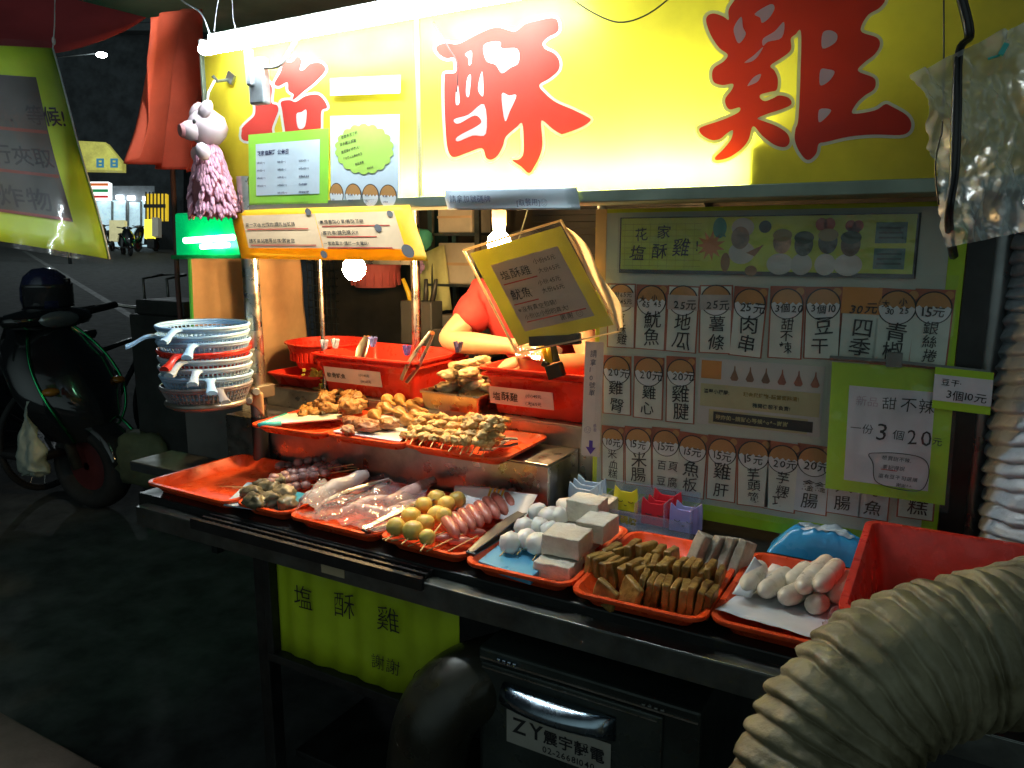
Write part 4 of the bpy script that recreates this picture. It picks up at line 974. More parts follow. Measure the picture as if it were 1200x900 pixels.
# teal edged white lid
a0, a1, a2, a3 = pZ(303, 497, .966), pZ(409, 489, .968), pZ(396, 481, .968), pZ(330, 486, .966)
b = MB(); P = [a0, a1, a2 + V((0, .02, 0)), a3 + V((0, .02, 0))]; b.rings([[p - V((0, 0, .006)) for p in P], P]); o = solo('lid', 'white plastic lid with a teal edge lying over the tray by the post', 'lid', b, mat('lid_white', (.70, .74, .68), .4), P[0], bevel=.002)
b = MB(); b.tube([a0 + V((0, -.002, -.003)), a0.lerp(a1, .25) + V((0, -.002, -.003))], .0075, 8); b.tube([a0 + V((0, 0, -.003)), a3 + V((0, .02, -.003))], .006, 8); part('teal_edge', b, mat('teal', (.03, .42, .42), .4), o, smooth=True)
b = MB(); b.slab((-1.56, 1.74, .952), (-1.40, 1.87, .958)); solo('blue_board', 'dark blue plastic board under the fried chicken pieces', 'board', b, mat('dark_blue_plastic', (.03, .09, .20), .4), (-1.48, 1.8, .952), bevel=.002)
for i in range(26):
    u = rnd(375, 422); v = rnd(458, 480) ; p = pZ(u, v, .985 + rnd(0, .02))
    cutlet(p, RZ(rnd(0, 3)) @ RY(rnd(-.6, .6)), (rnd(.024, .04), rnd(.014, .022), rnd(.012, .02)), 'dark fried chicken piece heaped before the squid bin', 'dark fried chicken pieces', fry, .5, 3, 4, nm='fried_chicken')
for i in range(9):
    u = rnd(352, 385); v = rnd(474, 485); p = pZ(u, v, .972)
    cutlet(p, RZ(rnd(0, 3)), (rnd(.018, .03), rnd(.012, .018), .013), 'light crumbly fried piece behind the teal edged lid', 'light fried pieces behind the lid', fry2, .5, 3, 4, nm='fried_piece')
# white board, flat reddish pieces, drumsticks
b = MB(); P = [pZ(390, 505, .962), pZ(468, 517, .962), pZ(500, 490, .962), pZ(430, 485, .962)]; b.rings([[p - V((0, 0, .005)) for p in P], P]); solo('white_board', 'white plastic board under the drumsticks on the step', 'board', b, mat('board_white', (.62, .66, .70), .4), P[0], bevel=.002)
for i in range(11):
    u = rnd(405, 452); v = 500 - (u - 405) * .08 + rnd(-9, 5); p = pZ(u, v, .975 + .004 * (i % 3))
    cutlet(p, RZ(rnd(-.6, .4)) @ RX(rnd(-.2, .2)), (rnd(.03, .045), rnd(.015, .022), .013), 'flat reddish fried chicken strip on the white board', 'reddish chicken strips', fryred, .5, 3, 4, nm='chicken_strip')
def drumstick(c, dirv, L_, lab):
    b = MB(); d = V(dirv).normalized(); pr = [.3, .8, 1, .92, .68, .42, .30, .27, .34, .30, .1]
    sd = rnd(0, 50); pts = [c + d * (L_ * (k / 10 - .4)) + V((noise.noise(V((k * .5, sd, 0))) * .008, noise.noise(V((k * .5, sd, 4))) * .006, 0)) for k in range(11)]
    b.tube(pts, [.021 * x * (1 + .15 * noise.noise(V((k, sd, 1)))) for k, x in enumerate(pr)], 12)
    return solo('drumstick', lab, 'drumstick', b, fry2, c, group='fried drumsticks on the white board', smooth=True, sub=1)
for i, (u0, v0, u1, v1, z) in enumerate([(428, 478, 455, 500, .995), (452, 470, 440, 492, 1.0), (458, 478, 485, 492, .995), (470, 470, 505, 484, 1.0), (462, 462, 478, 478, 1.012), (450, 466, 462, 474, 1.012), (480, 482, 500, 494, .99), (468, 488, 496, 500, .985), (442, 474, 470, 486, 1.005), (482, 470, 508, 478, .995)]):
    a, c2 = pZ(u0, v0, z), pZ(u1, v1, z - .006); drumstick((a + c2) / 2, c2 - a, min(.13, (c2 - a).length * 1.1), 'golden fried chicken drumstick heaped on the white board')
for i in range(8):
    a = pZ(rnd(455, 470), rnd(455, 468), 1.0); b = MB(); b.tube([a, a + V((rnd(-.03, .01), rnd(-.03, 0), .03))], .0015, 5); solo('bamboo_stick', 'bamboo stick poking up from the drumsticks', 'stick', b, mat('bamboo', (.62, .42, .18), .5), a, group='bamboo sticks in the drumsticks')
bamboo = MATS['bamboo']
# battered chicken skewers
bat = mat('pale_batter', (.56, .28, .07), .5, 0, .22, 20, .7, 60, col2=(.74, .47, .18))
bz = 0
for i in range(17):
    u = 478 + i * 6.1; v = 513 + i * .75; lift = .02 * (i > 8) * math.sin((i - 8) / 9 * 3.14) + .012 * (i % 2)
    p = pZ(u, v, .966 + lift); up = pZ(u + 18 + rnd(-4, 4), v - 26 - (6 if i > 9 else 0), .99 + lift * 2.2)
    t = thing('chicken_skewer', 'battered chicken skewer in the row on the step tray', 'skewer', p, group='battered chicken skewers'); d = (up - p)
    b = MB(); b.tube([p - d.normalized() * .03, p + d * .5], .0017, 6); part('stick', b, bamboo, t)
    b = MB()
    for k in range(4):
        b.blob(p + d * (.12 + .27 * k) + V((rnd(-.006, .006), rnd(-.004, .004), rnd(0, .006))), (rnd(.014, .02), rnd(.018, .024), rnd(.010, .014)), RZ(rnd(0, 3)), .5, 3.5, 3)
    part('meat', b, bat, t, smooth=True)
b = MB(); P = [pZ(560, 527, .962), pZ(578, 527, .962), pZ(600, 514, .962), pZ(575, 514, .962)]; b.rings([[p - V((0, 0, .004)) for p in P], P]); solo('paper_scrap', 'grey white plastic scrap beside the dark tongs in the skewer tray', 'plastic scrap', b, mat('grey_plastic', (.45, .43, .4), .4), P[0])

# ------------------------------------------------------------------ front row of trays
heart = mat('chicken_heart', (.20, .085, .08), .28, 0, .4, 26, .2, 60, sss=.15, col2=(.42, .24, .22))
for i, (u0, v0, u1, v1, z) in enumerate([(322, 548, 408, 533, .835), (334, 556, 418, 537, .832), (316, 560, 404, 546, .845), (330, 563, 424, 541, .838), (306, 572, 398, 553, .822), (312, 566, 410, 551, .836), (340, 552, 424, 547, .83), (304, 577, 380, 566, .818)]):
    a, c2 = pZ(u0, v0, z), pZ(u1, v1, z); d = c2 - a
    t = thing('heart_skewer', 'glossy purple brown chicken heart skewer in the pile', 'skewer', a, group='chicken heart skewers')
    b = MB(); b.tube([a, a + d * 1.12], .0016, 6); part('stick', b, bamboo, t)
    R_ = aim(d)
    for k in range(6 if i != 6 else 4):
        b = MB(); b.blob(a + d * (.06 + .125 * k) + V((0, rnd(-.004, .004), rnd(-.002, .004))), (.0135, .0125, .017), R_ @ RX(rnd(-.3, .3)), .12, 2, 2); part('heart', b, heart, t, smooth=True)
giz = mat('dark_gizzard', (.10, .085, .045), .35, 0, .45, 16, .3, 40, col2=(.26, .21, .12))
b = MB(); P = [pZ(262, 591, .806), pZ(325, 600, .806), pZ(352, 565, .806), pZ(290, 565, .806)]; b.rings([[p - V((0, 0, .004)) for p in P], P]); solo('plastic_sheet', 'pale blue plastic sheet under the grey gizzards', 'plastic sheet', b, mat('pale_blue_plastic', (.42, .52, .60), .35), P[0])
b = MB(); b.slab((-1.585, 1.43, .800), (-1.47, 1.50, .812)); solo('turquoise_lid', 'turquoise plastic board under the heart skewers', 'board', b, mat('turquoise_plastic', (.03, .25, .35), .4), (-1.5, 1.45, .8), bevel=.002)
for i, (u, v) in enumerate([(296, 577), (300, 588), (318, 586), (316, 573), (333, 577), (336, 590), (308, 570), (326, 566)]):
    p = pZ(u, v, .826); cutlet(p, RZ(rnd(-.5, .5)), (.034, .025, .021), 'grey brown gizzard lump on the pale blue sheet', 'gizzards on the pale blue sheet', giz, .5, 3, 3.2, 'gizzard', 'gizzard')
for k in range(3):
    a = pZ(258 + 14 * k, 570 + 2 * k, .806); b = MB(); b.tube([a, a + V((.14, .035, .01))], .0015, 5); solo('bamboo_stick', 'thin bare bamboo stick on the empty orange tray', 'stick', b, bamboo, a, group='bare sticks on the empty tray')
# squid under film
squid = mat('pink_squid', (.52, .28, .24), .25, 0, .25, 14, .2, 50, sss=.2, col2=(.66, .44, .40))
for i, (pts, r) in enumerate([([(452, 590, .83), (485, 575, .84), (508, 562, .845)], .020), ([(418, 595, .825), (440, 600, .825), (470, 602, .82)], .016), ([(400, 600, .82), (430, 588, .83), (455, 583, .83)], .014), ([(455, 600, .82), (480, 592, .82), (500, 588, .82)], .015)]):
    b = MB(); s_ = spline([pZ(*p) for p in pts], 5); b.tube(s_, [r * (1 + .25 * noise.noise(V((k * .8, i, 0)))) * (.5 + .5 * math.sin(math.pi * min(1, .12 + k / len(s_)))) for k in range(len(s_))], 12)
    solo('squid', ['thick pink squid body on top of the film tray', 'pale squid strip at the front of the film tray', 'squid strip beside the lying tongs', 'squid strip near the bright steel tongs'][i], 'squid', b, squid, s_[0], smooth=True, group=None)
milky = mat('milky_film', (.62, .56, .55), .25, 0, .1, 6, .3, 30, translucent=.4)
a, c2 = pZ(352, 588, .836), pZ(430, 556, .862); b = MB(); s_ = [a.lerp(c2, k / 8) + V((0, 0, .004 * math.sin(k * 1.9))) for k in range(9)]; b.tube(s_, [.008, .016, .02, .019, .021, .02, .021, .019, .012], 14); solo('rolled_bag', 'milky rolled plastic bag at the edge of the squid tray', 'plastic bag', b, milky, a, smooth=True)
def wrap(lab, quad, z, amp, m_, seed, n=26, up=None):
    a, b_, c_, d_ = [pZ(u, v, z) for u, v in quad]; b = MB()
    def fn(u, v):
        p = a.lerp(b_, u).lerp(d_.lerp(c_, u), v).copy(); q = V((u * 5 + seed, v * 5, seed))
        p.z += amp * (noise.fractal(q, .8, 2, 4) + .25) + (up(u, v) if up else 0); p.x += amp * .5 * noise.noise(q * 1.7); return p
    b.grid(fn, n, n); return solo('plastic_wrap', lab, 'plastic wrap', b, m_, (a + c_) / 2, smooth=True)
wrap('crumpled clear film spread over the squid tray', [(348, 604), (446, 628), (515, 566), (425, 556)], .838, .020, film('tray_film', (.85, .8, .85), .16, .08, .8, 26), 3.3, 34)
wrap('standing fold of clear film between gizzards and squid', [(345, 602), (372, 606), (392, 575), (366, 575)], .835, .014, film('fold_film', (.85, .82, .82), .30, .10, .8, 30), 8.1, 18, lambda u, v: .03 * math.sin(u * 3.1))
# egg balls and sausages
yb = mat('yellow_egg_ball', (.72, .50, .12), .35, 0, .15, 16, .1, 50, sss=.2)
rows = [((457, 622), (497, 582), 5), ((474, 624), (520, 588), 4), ((494, 634), (540, 592), 5)]
for i, ((u0, v0), (u1, v1), n) in enumerate([((465, 618), (512, 584), 4), ((484, 622), (536, 585), 5), ((502, 629), (522, 607), 2)]):
    a, c2 = pZ(u0, v0, .846), pZ(u1, v1, .846); d = c2 - a
    t = thing('egg_ball_skewer', ['skewer of four yellow egg balls nearest the bright tongs', 'skewer of five yellow egg balls in the middle', 'short skewer of two small yellow egg balls beside the sausages'][i], 'skewer', a, group='egg ball skewers')
    b = MB(); b.tube([a - d.normalized() * .055 + V((0, 0, -.012)), a + d], .0018, 6); part('stick', b, bamboo, t)
    for k in range(n):
        b = MB(); r = .0245 if i < 2 else .020; r *= rnd(.9, 1.04); b.blob(a + d * (k / max(1, n - 1)) + V((rnd(-.004, .004), 0, rnd(-.003, .006))), (r, r, r * .95), None, .07, 2.2, 3); part('ball', b, yb, t, smooth=True)
sau = mat('pink_sausage', (.52, .17, .13), .3, 0, .2, 12, .05, 40, sss=.2)
def sausage(a, c2, r, lab, grp, m_, bend=.008, nm='sausage', cat='sausage'):
    a, c2 = V(a), V(c2); b = MB(); s_ = [a.lerp(c2, k / 10) + V((0, 0, bend * math.sin(k / 10 * math.pi))) for k in range(11)]
    b.tube(s_, [r * math.sqrt(max(.02, 1 - (abs(k - 5) / 5.05) ** 4)) for k in range(11)], 14); return solo(nm, lab, cat, b, m_, (a + c2) / 2, group=grp, smooth=True)
for i in range(8):
    u, v = 530 + i * 9.5, 621 - i * 4.6
    sausage(pZ(u + 6, v + 10, .828), pZ(u - 10, v - 13, .846), .0145, 'pink sausage on a stick in the long row', 'pink sausages on sticks', sau)
for i, (u0, v0, u1, v1) in enumerate([(448, 632, 487, 622), (458, 634, 505, 624), (478, 640, 535, 618), (500, 646, 545, 624), (525, 646, 560, 628)]):
    a, c2 = pZ(u0, v0, .820), pZ(u1, v1, .83); b = MB(); b.tube([a, c2], .0017, 6); solo('bamboo_stick', 'bamboo stick end over the near rim of the sausage tray', 'stick', b, bamboo, a, group='stick ends over the sausage tray')
hd = mat('hotdog_bits', (.42, .12, .09), .35, 0, .25, 16, sss=.15)
for i in range(7):
    a = pZ(528 + i * 11, 590 - i * 1.5, .835); t = thing('hotdog_skewer', 'short skewer of dark red hotdog chunks on the fries paper', 'skewer', a, group='hotdog chunk skewers')
    d = pZ(540 + i * 10, 573 + i * .5, .845) - a
    for k in range(3):
        b = MB(); b.blob(a + d * (k / 2.2), (.0115, .011, .0125), aim(d), .10, 2, 2); part('chunk', b, hd, t, smooth=True)
    b = MB(); b.tube([a - d * .2, a + d * 1.5], .0015, 5); part('stick', b, bamboo, t)
for i, (u, v) in enumerate([(522, 630), (540, 634), (556, 624)]):
    a = pZ(u, v, .818); cutlet(a, RZ(.6), (.03, .012, .010), 'flat raw pink meat strip beneath the sausage row', 'raw meat strips under the sausages', mat('raw_pink', (.5, .18, .15), .35, 0, .3, 20, sss=.2), .2, 2, 3, 'meat', 'meat_strip')
P = [pZ(528, 597, .823), pZ(612, 612, .823), pZ(630, 578, .862), pZ(533, 569, .862)]
b = MB(); b.grid(lambda u, v: P[0].lerp(P[1], u).lerp(P[3].lerp(P[2], u), v) + V((0, 0, .004 * math.sin(u * 5))), 8, 8); o = solo('fries_paper', 'white printed paper with yellow fries stripes behind the hotdog skewers', 'paper', b, mat('bright_paper', (.78, .80, .84), .5), P[0], smooth=True, solid=.0008)
b = MB()
for k in range(4):
    x = .44 + .05 * k; b.rings([[P[0].lerp(P[1], x).lerp(P[3].lerp(P[2], x), .55) + V((0, -.001, .004 * math.sin(x * 5) + .0012)), P[0].lerp(P[1], x + .028).lerp(P[3].lerp(P[2], x + .028), .55) + V((0, -.001, .004 * math.sin(x * 5) + .0012))], [P[0].lerp(P[1], x).lerp(P[3].lerp(P[2], x), .98) + V((0, -.001, .004 * math.sin(x * 5) + .0012)), P[0].lerp(P[1], x + .028).lerp(P[3].lerp(P[2], x + .028), .98) + V((0, -.001, .004 * math.sin(x * 5) + .0012))]], cap=False, closed=False)
part('fries_print', b, mat('fries_yellow', (.7, .42, .05), .6), o, recalc=False)
# fish balls and tofu
P = [pZ(560, 657, .812), pZ(622, 677, .812), pZ(690, 612, .812), pZ(630, 600, .812)]
b = MB(); b.rings([[p - V((0, 0, .018)) for p in P], P]); solo('blue_board', 'bright blue plastic board under the white fish balls', 'board', b, mat('sky_blue_plastic', (.10, .38, .62), .35), P[0], bevel=.003)
fb = mat('white_fish_ball', (.78, .76, .71), .35, 0, .08, 12, .3, 30, sss=.2)
for i, (u0, v0, u1, v1, n) in enumerate([(597, 635, 632, 602, 3), (617, 633, 645, 606, 3), (632, 640, 664, 594, 4)]):
    a, c2 = pZ(u0, v0, .836), pZ(u1, v1, .846); d = c2 - a
    t = thing('fish_ball_skewer', ['white fish ball skewer nearest the grey tongs', 'white fish ball skewer between two others', 'white fish ball skewer against the stacked tofu'][i], 'skewer', a, group='fish ball skewers')
    b = MB(); b.tube([a - d.normalized() * .05 + V((0, 0, -.012)), a + d], .0016, 6); part('stick', b, bamboo, t)
    for k in range(n):
        b = MB(); b.blob(a + d * (k / (n - 1)) + V((rnd(-.004, .004), 0, rnd(-.002, .006))), (.0265 * rnd(.9, 1.06), .0265 * rnd(.9, 1.06), .0245), None, .16, 3.2, 3); part('ball', b, fb, t, smooth=True)
tofu = mat('white_tofu', (.68, .61, .49), .5, 0, .14, 16, .5, 90, sss=.1, col2=(.78, .74, .65))
def tofub(u, v, z, lab, rz=.0, d=(.085, .085, .045)):
    p = pZ(u, v, z); b = MB(); b.box((0, 0, d[2] / 2), d); bmesh.ops.subdivide_edges(b.bm, edges=b.bm.edges, cuts=3, use_grid_fill=True)
    for q in b.bm.verts: q.co += V((noise.noise(q.co * 40 + p), noise.noise(q.co * 40 - p), noise.noise(q.co * 40))) * .0034
    b.bm.transform(Matrix.Translation(p) @ Matrix.Rotation(rz, 4, 'Z')); return solo('tofu_block', lab, 'tofu', b, tofu, p, group='white tofu blocks', bevel=.002, smooth=30)
for (u, v, z, lab, rz, d) in [(654, 672, .795, 'single tofu block lying lowest at the front of its tray', .04, (.085, .075, .034)), (665, 652, .795, 'tofu block under the double stack', .03, (.10, .085, .034)), (680, 636, .795, 'tofu block hidden low at the back of the stack', .05, (.095, .08, .044)), (665, 645, .832, 'tofu block in the middle of the front stack', .05, (.088, .085, .045)), (700, 628, .832, 'tofu block beside the tall stack, nearest the dried tofu', -.03, (.07, .09, .045)), (688, 608, .842, 'top tofu block standing highest of the stack', .02, (.082, .07, .052)), (706, 606, .80, 'tofu block behind the tall stack', .0, (.06, .08, .05))]:
    tofub(u, v, z, lab, rz, d)
# brown dried tofu
dt = mat('brown_dried_tofu', (.20, .095, .018), .42, 0, .3, 26, .45, 70, col2=(.40, .24, .06))
def slab(u, v, z, rz, d, lean, lab='brown dried tofu slab standing in the packed rows', grp='brown dried tofu slabs', m_=None, nm='dried_tofu'):
    p = pZ(u, v, z); b = MB(); b.box((0, 0, d[2] / 2), d); bmesh.ops.subdivide_edges(b.bm, edges=b.bm.edges, cuts=2, use_grid_fill=True)
    s_ = rnd(0, 90)
    for q in b.bm.verts: q.co += V((noise.noise(q.co * 30 + V((s_, 0, 0))), noise.noise(q.co * 30 + V((0, s_, 0))), noise.noise(q.co * 25 + V((0, 0, s_))))) * .0055
    b.bm.transform(Matrix.Translation(p) @ (RZ(rz) @ RX(lean[0]) @ RY(lean[1])).to_4x4()); return solo(nm, lab, 'tofu', b, m_ or dt, p, group=grp, bevel=.003, smooth=30)
for k in range(9): slab(750 + k * 10.0, 703 + k * 2.2, .790, .08 + rnd(-.1, .1), (.0145, .058, .058 + rnd(-.004, .004)), (rnd(-.05, .05), .10 + rnd(-.06, .06)))
for k in range(10): slab(756 + k * 9.4, 683 + k * 1.6, .790, .05 + rnd(-.12, .12), (.0145, .058, .060 + rnd(-.004, .006)), (rnd(-.05, .05), .06 + rnd(-.1, .1)))
for k in range(7): slab(697 + k * 10, 680 + k * 2, .790, -.35 + rnd(-.15, .15), (.017, .060, .058 + rnd(-.006, .004)), (rnd(-.05, .05), -.05 + rnd(-.12, .12)))
for k in range(6): slab(716 + k * 14, 668 + k * 1.2, .790, -.3 + rnd(-.3, .3), (.017, .056, .058 + rnd(-.004, .010)), (rnd(-.1, .1), rnd(-.15, .15)))
slab(706, 708, .79, 1.2, (.012, .055, .05), (.35, .0), 'dried tofu square lying tilted at the front corner of its tray', None); slab(733, 708, .792, .9, (.014, .055, .056), (.3, .2), 'dried tofu square leaning on the packed row', None)
gk = mat('grey_taro_cake', (.27, .24, .19), .55, 0, .3, 24, .4, 60, col2=(.42, .38, .31))
for k, (u, v) in enumerate([(814, 666), (831, 669), (846, 672), (861, 676)]): slab(u, v, .795, -.55 + .09 * k, (.019 if k else .030, .05, .082), (-.42, .12), 'grey speckled rice cake stick leaning behind the dried tofu', 'grey rice cake sticks', gk, 'rice_cake')
# pale sausages on paper
ps = mat('pale_sausage', (.68, .62, .50), .32, 0, .12, 14, .12, 50, col2=(.78, .73, .63))
P = [pZ(838, 714, .822), pZ(955, 748, .822), pZ(1010, 700, .815), pZ(905, 660, .806), ]
b = MB(); b.grid(lambda u, v: P[0].lerp(P[1], u).lerp(P[3].lerp(P[2], u), v) + V((0, 0, -.010 * math.sin(v * 3.1) + .003 * noise.noise(V((u * 5, v * 5, 0))))), 12, 12); o = solo('wrapping_paper', 'white wrapping paper under the pale sausages', 'paper', b, mat('cool_paper', (.66, .70, .74), .5, 0, .08, 12), P[0], smooth=True, solid=.0008)
P2 = [pZ(858, 696, .832), pZ(880, 700, .83), pZ(893, 662, .85), pZ(884, 652, .866)]
b = MB(); b.grid(lambda u, v: P2[0].lerp(P2[1], u).lerp(P2[3].lerp(P2[2], u), v), 6, 6); part('paper_corner', b, MATS['cool_paper'], o, smooth=True, solid=.0008)
for i, (u0, v0, u1, v1, z, lab) in enumerate([(872, 690, 893, 660, .838, 'pale sausage at the paper corner, nearest the dried tofu'), (892, 694, 925, 668, .838, 'pale sausage lying second from the paper corner'), (915, 700, 950, 684, .838, 'pale sausage lying flat in the middle of the group'), (938, 690, 962, 660, .858, 'pale sausage standing behind the middle one'), (958, 688, 984, 658, .866, 'pale sausage lying on top of the pile'), (976, 700, 998, 672, .842, 'pale sausage beside the red bin'), (950, 708, 966, 700, .832, 'short pale sausage end under the pile'), (968, 694, 1000, 690, .828, 'pale sausage lying crosswise under the pile by the red bin'), (925, 682, 948, 662, .842, 'pale sausage in the back behind the second one'), (950, 676, 972, 654, .862, 'pale sausage poking up at the back of the pile')]):
    sausage(pZ(u0, v0, z), pZ(u1, v1, z), .0195, lab, 'pale sausages on paper', ps, -.006)
wrap('glossy clear plastic at the sausage tray edge beside the red bin', [(960, 745), (1000, 740), (1004, 700), (975, 715)], .83, .012, film('edge_film', (.8, .8, .8), .2, .08, .8, 30), 5.5, 14)
b = MB(); q = V((.03, 1.5, .80)); b.blob(q, (.10, .12, .06), None, .3, 3, 3); solo('food_lump', 'pale bundle lying inside the large red bin', 'food', b, mat('pale_bundle', (.5, .4, .3), .5), q, smooth=True)
# blue and white plastic bag behind the sausages
q = pZ(963, 648, .80); t = thing('plastic_bag', 'blue and white plastic bag lying behind the sausage tray', 'plastic bag', q)
def bagf(u, v, lift=0, k=1):
    x, y = (u * 2 - 1), (v * 2 - 1); n_ = noise.fractal(V((u * 3.2, v * 2.2, 4)), .7, 2, 4)
    h_ = .074 * (1 - abs(x) ** 5) * (1 - abs(y) ** 5) * (.86 + .20 * n_ - .22 * x * x) + lift
    return q + V((x * .118 * (1 - .10 * max(0, h_) / .07) + .004 * n_, y * .046 + .02, max(0, h_) - .012))
b = MB(); b.grid(lambda u, v: bagf(u, v), 44, 26); part('bag', b, mat('blue_bag', (.04, .34, .70), .25, 0, .15, 3, .5, 14, coat=.4), t, smooth=True)
b = MB(); b.grid(lambda u, v: bagf(.26 + .52 * u + .05 * math.sin(v * 9) + .03 * math.sin(u * 11), .25 + .7 * v, .003), 30, 22); part('white_fold', b, mat('bag_white', (.34, .56, .74), .25, 0, .1, 5, .5, 16, coat=.4, col2=(.66, .74, .80)), t, smooth=True)

# clear box of cat shaped number plates
q0, q1 = pZ(728, 608, .80), pZ(836, 630, .80); yb0 = 1.745; x0, x1 = -.735, -.50
t = thing('ticket_box', 'clear plastic box with yellow lettering holding cat shaped number plates', 'box', ((x0 + x1) / 2, 1.78, .784))
acr = film('clear_acrylic', (.55, .65, .9), .22, .06, .02, 4)
b = MB()
b.slab((x0, 1.74, .786), (x1, 1.743, .835)); b.slab((x0, 1.744, .786), (x0 + .003, 1.835, .86)); b.slab((x1 - .003, 1.744, .786), (x1, 1.835, .87)); b.slab((x0 + .004, 1.832, .786), (x1 - .004, 1.835, .885)); b.slab((x0 + .004, 1.744, .786), (x1 - .004, 1.831, .789)); b.slab((-.645, 1.744, .79), (-.642, 1.831, .86)); b.slab((-.57, 1.744, .79), (-.567, 1.831, .87))
part('box', b, acr, t)
f = Frame((x0 + .03, 1.7385, .828), (1, 0, 0), (0, 0, -1), .08, .03)
b = MB(); f.text(b, '號碼牌', .02, .75, .022, .02, .0004); part('lettering', b, mat('yellow_ink', (.5, .42, .03), .5), t, recalc=False)
def catplate(x, y, z, cc, nm, lab, s=1.0, ry=0):
    w_, h_ = .062 * s, .062 * s
    sil = [(-.5, 0), (.5, 0), (.5, .72), (.46, 1.0), (.22, .80), (-.22, .80), (-.46, 1.0), (-.5, .72)]
    b = MB(); A = [V((x + px * w_, y, z + pz * h_)) for px, pz in sil]; b.rings([A, [p + V((0, .004, 0)) for p in A]])
    o = solo('number_plate', lab, 'number plate', b, mat(nm, cc, .35, 0, .06), (x, y, z), bevel=.0012)
    b = MB()
    for sg in (-1, 1):
        pts = [V((x + sg * w_ * .22 + w_ * .10 * math.cos(a), y - .0012, z + h_ * .42 - h_ * .05 * math.sin(a))) for a in [k * math.pi / 6 for k in range(7)]]
        b.tube(pts, .0010, 5)
    b.tube([(x - .003, y - .0012, z + h_ * .26), (x, y - .0012, z + h_ * .22), (x + .003, y - .0012, z + h_ * .26)], .0010, 5)
    part('face_lines', b, inkk, o); return o
catplate(-.690, 1.80, .815, (.80, .72, .03), 'plate_yellow', 'yellow cat shaped number plate with painted eyes, behind the tofu', 1.05)
catplate(-.602, 1.775, .80, (.72, .03, .05), 'plate_red', 'red cat shaped number plate at the front of the box', 1.15); catplate(-.592, 1.79, .806, (.72, .03, .05), 'plate_red', 'red cat shaped number plate second in the box', 1.12); catplate(-.58, 1.805, .815, (.66, .03, .05), 'plate_red', 'red cat shaped number plate at the back, standing higher', 1.2)
catplate(-.525, 1.765, .80, (.38, .36, .78), 'plate_lavender', 'lavender cat shaped number plate with closed eyes', 1.15); catplate(-.518, 1.785, .806, (.42, .40, .74), 'plate_lavender2', 'pale lavender number plate behind the front lavender one', 1.1)
t2 = thing('blue_ticket_stack', 'pale blue cat shaped plates bundled left of the yellow one, behind the tofu', 'number plate', (-.80, 1.80, .80))
for k in range(3):
    w_ = .085; x, y, z = -.80 + .004 * k, 1.775 + .018 * k, .80 + .006 * k
    sil = [(-.5, 0), (.5, 0), (.5, .72), (.46, 1.0), (.22, .80), (-.22, .80), (-.46, 1.0), (-.5, .72)]
    b = MB(); A = [V((x + px * w_, y, z + pz * .078)) for px, pz in sil]; b.rings([A, [p + V((0, .006, 0)) for p in A]]); part('plate', b, mat('plate_blue', (.48, .62, .80), .35), t2, bevel=.0015)
b = MB(); b.slab((-.745, 1.8, .784), (-.5, 1.842, .789)); 
solo('black_ledge', 'thin black ledge strip under the menu board', 'strip', b, black, (-.6, 1.82, .785))
# ------------------------------------------------------------------ vendor
def skin_mesh(name, nodes, edges, mt, parent, root=0, sub=1, label=None):
    me = bpy.data.meshes.new(name); me.from_pydata([tuple(n[0]) for n in nodes], edges, []); o = bpy.data.objects.new(name, me); COL.objects.link(o)
    q = o.modifiers.new('skin', 'SKIN'); q.use_smooth_shade = True
    for i, n in enumerate(nodes):
        r = n[1]; me.skin_vertices[0].data[i].radius = (r, r); me.skin_vertices[0].data[i].use_root = (i == root)
    s_ = o.modifiers.new('sub', 'SUBSURF'); s_.levels = s_.render_levels = 2
    dg = bpy.context.evaluated_depsgraph_get(); m2 = bpy.data.meshes.new_from_object(o.evaluated_get(dg))
    bpy.data.objects.remove(o); bpy.data.meshes.remove(me)
    m2.name = name; m2.materials.clear(); m2.materials.append(mt); m2.polygons.foreach_set('use_smooth', [True] * len(m2.polygons))
    if name != 'body':
        for v in m2.vertices: v.co += v.normal * (noise.noise(v.co * 16) * .012 + noise.noise(V((v.co.x * 9, v.co.y * 9, v.co.z * 34))) * .006)
    o = bpy.data.objects.new(name, m2); COL.objects.link(o)
    base = LOC[parent]; m2.transform(Matrix.Translation(-base)); o.parent = parent
    LOC[o] = base
    return o
skin = mat('warm_skin', (.60, .34, .20), .5, 0, .08, 9, .05, 80, sss=.2)
t = thing('person', 'vendor in a red T-shirt bending over the counter, face hidden behind the tilted notice', 'person', (-1.25, 2.5, 0))
def hand(nodes, edges, wi, W, d, side, up):
    d, side, up = V(d).normalized(), V(side).normalized(), V(up).normalized()
    k = len(nodes); nodes.append((W + d * .045, .030)); edges.append((wi, k)); pal = k
    nodes.append((W + d * .08, .031)); edges.append((pal, k + 1))
    for i, (o_, L_) in enumerate([(-.030, .062), (-.010, .072), (.010, .068), (.029, .054)]):
        a = W + d * .085 + side * o_; p = k + 1
        for j in range(3):
            nodes.append((a + d * (L_ * (j + 1) / 3 * (1 - .12 * j)) - up * (.006 * (j + 1) ** 1.6), .0092 - .0008 * j)); edges.append((p, len(nodes) - 1)); p = len(nodes) - 1
    p = pal
    for j in range(3): nodes.append((W + d * (.045 + .02 * j) - side * (.032 + .014 * (j + 1)) - up * .006 * j, .0105 - .001 * j)); edges.append((p, len(nodes) - 1)); p = len(nodes) - 1
sR, eR, wR = V((-1.435, 2.31, 1.30)), pY(522, 400, 2.16), pY(602, 406, 2.05)
sL, eL, wL = V((-1.08, 2.31, 1.31)), V((-.98, 2.22, 1.12)), V((-1.10, 2.06, 1.13))
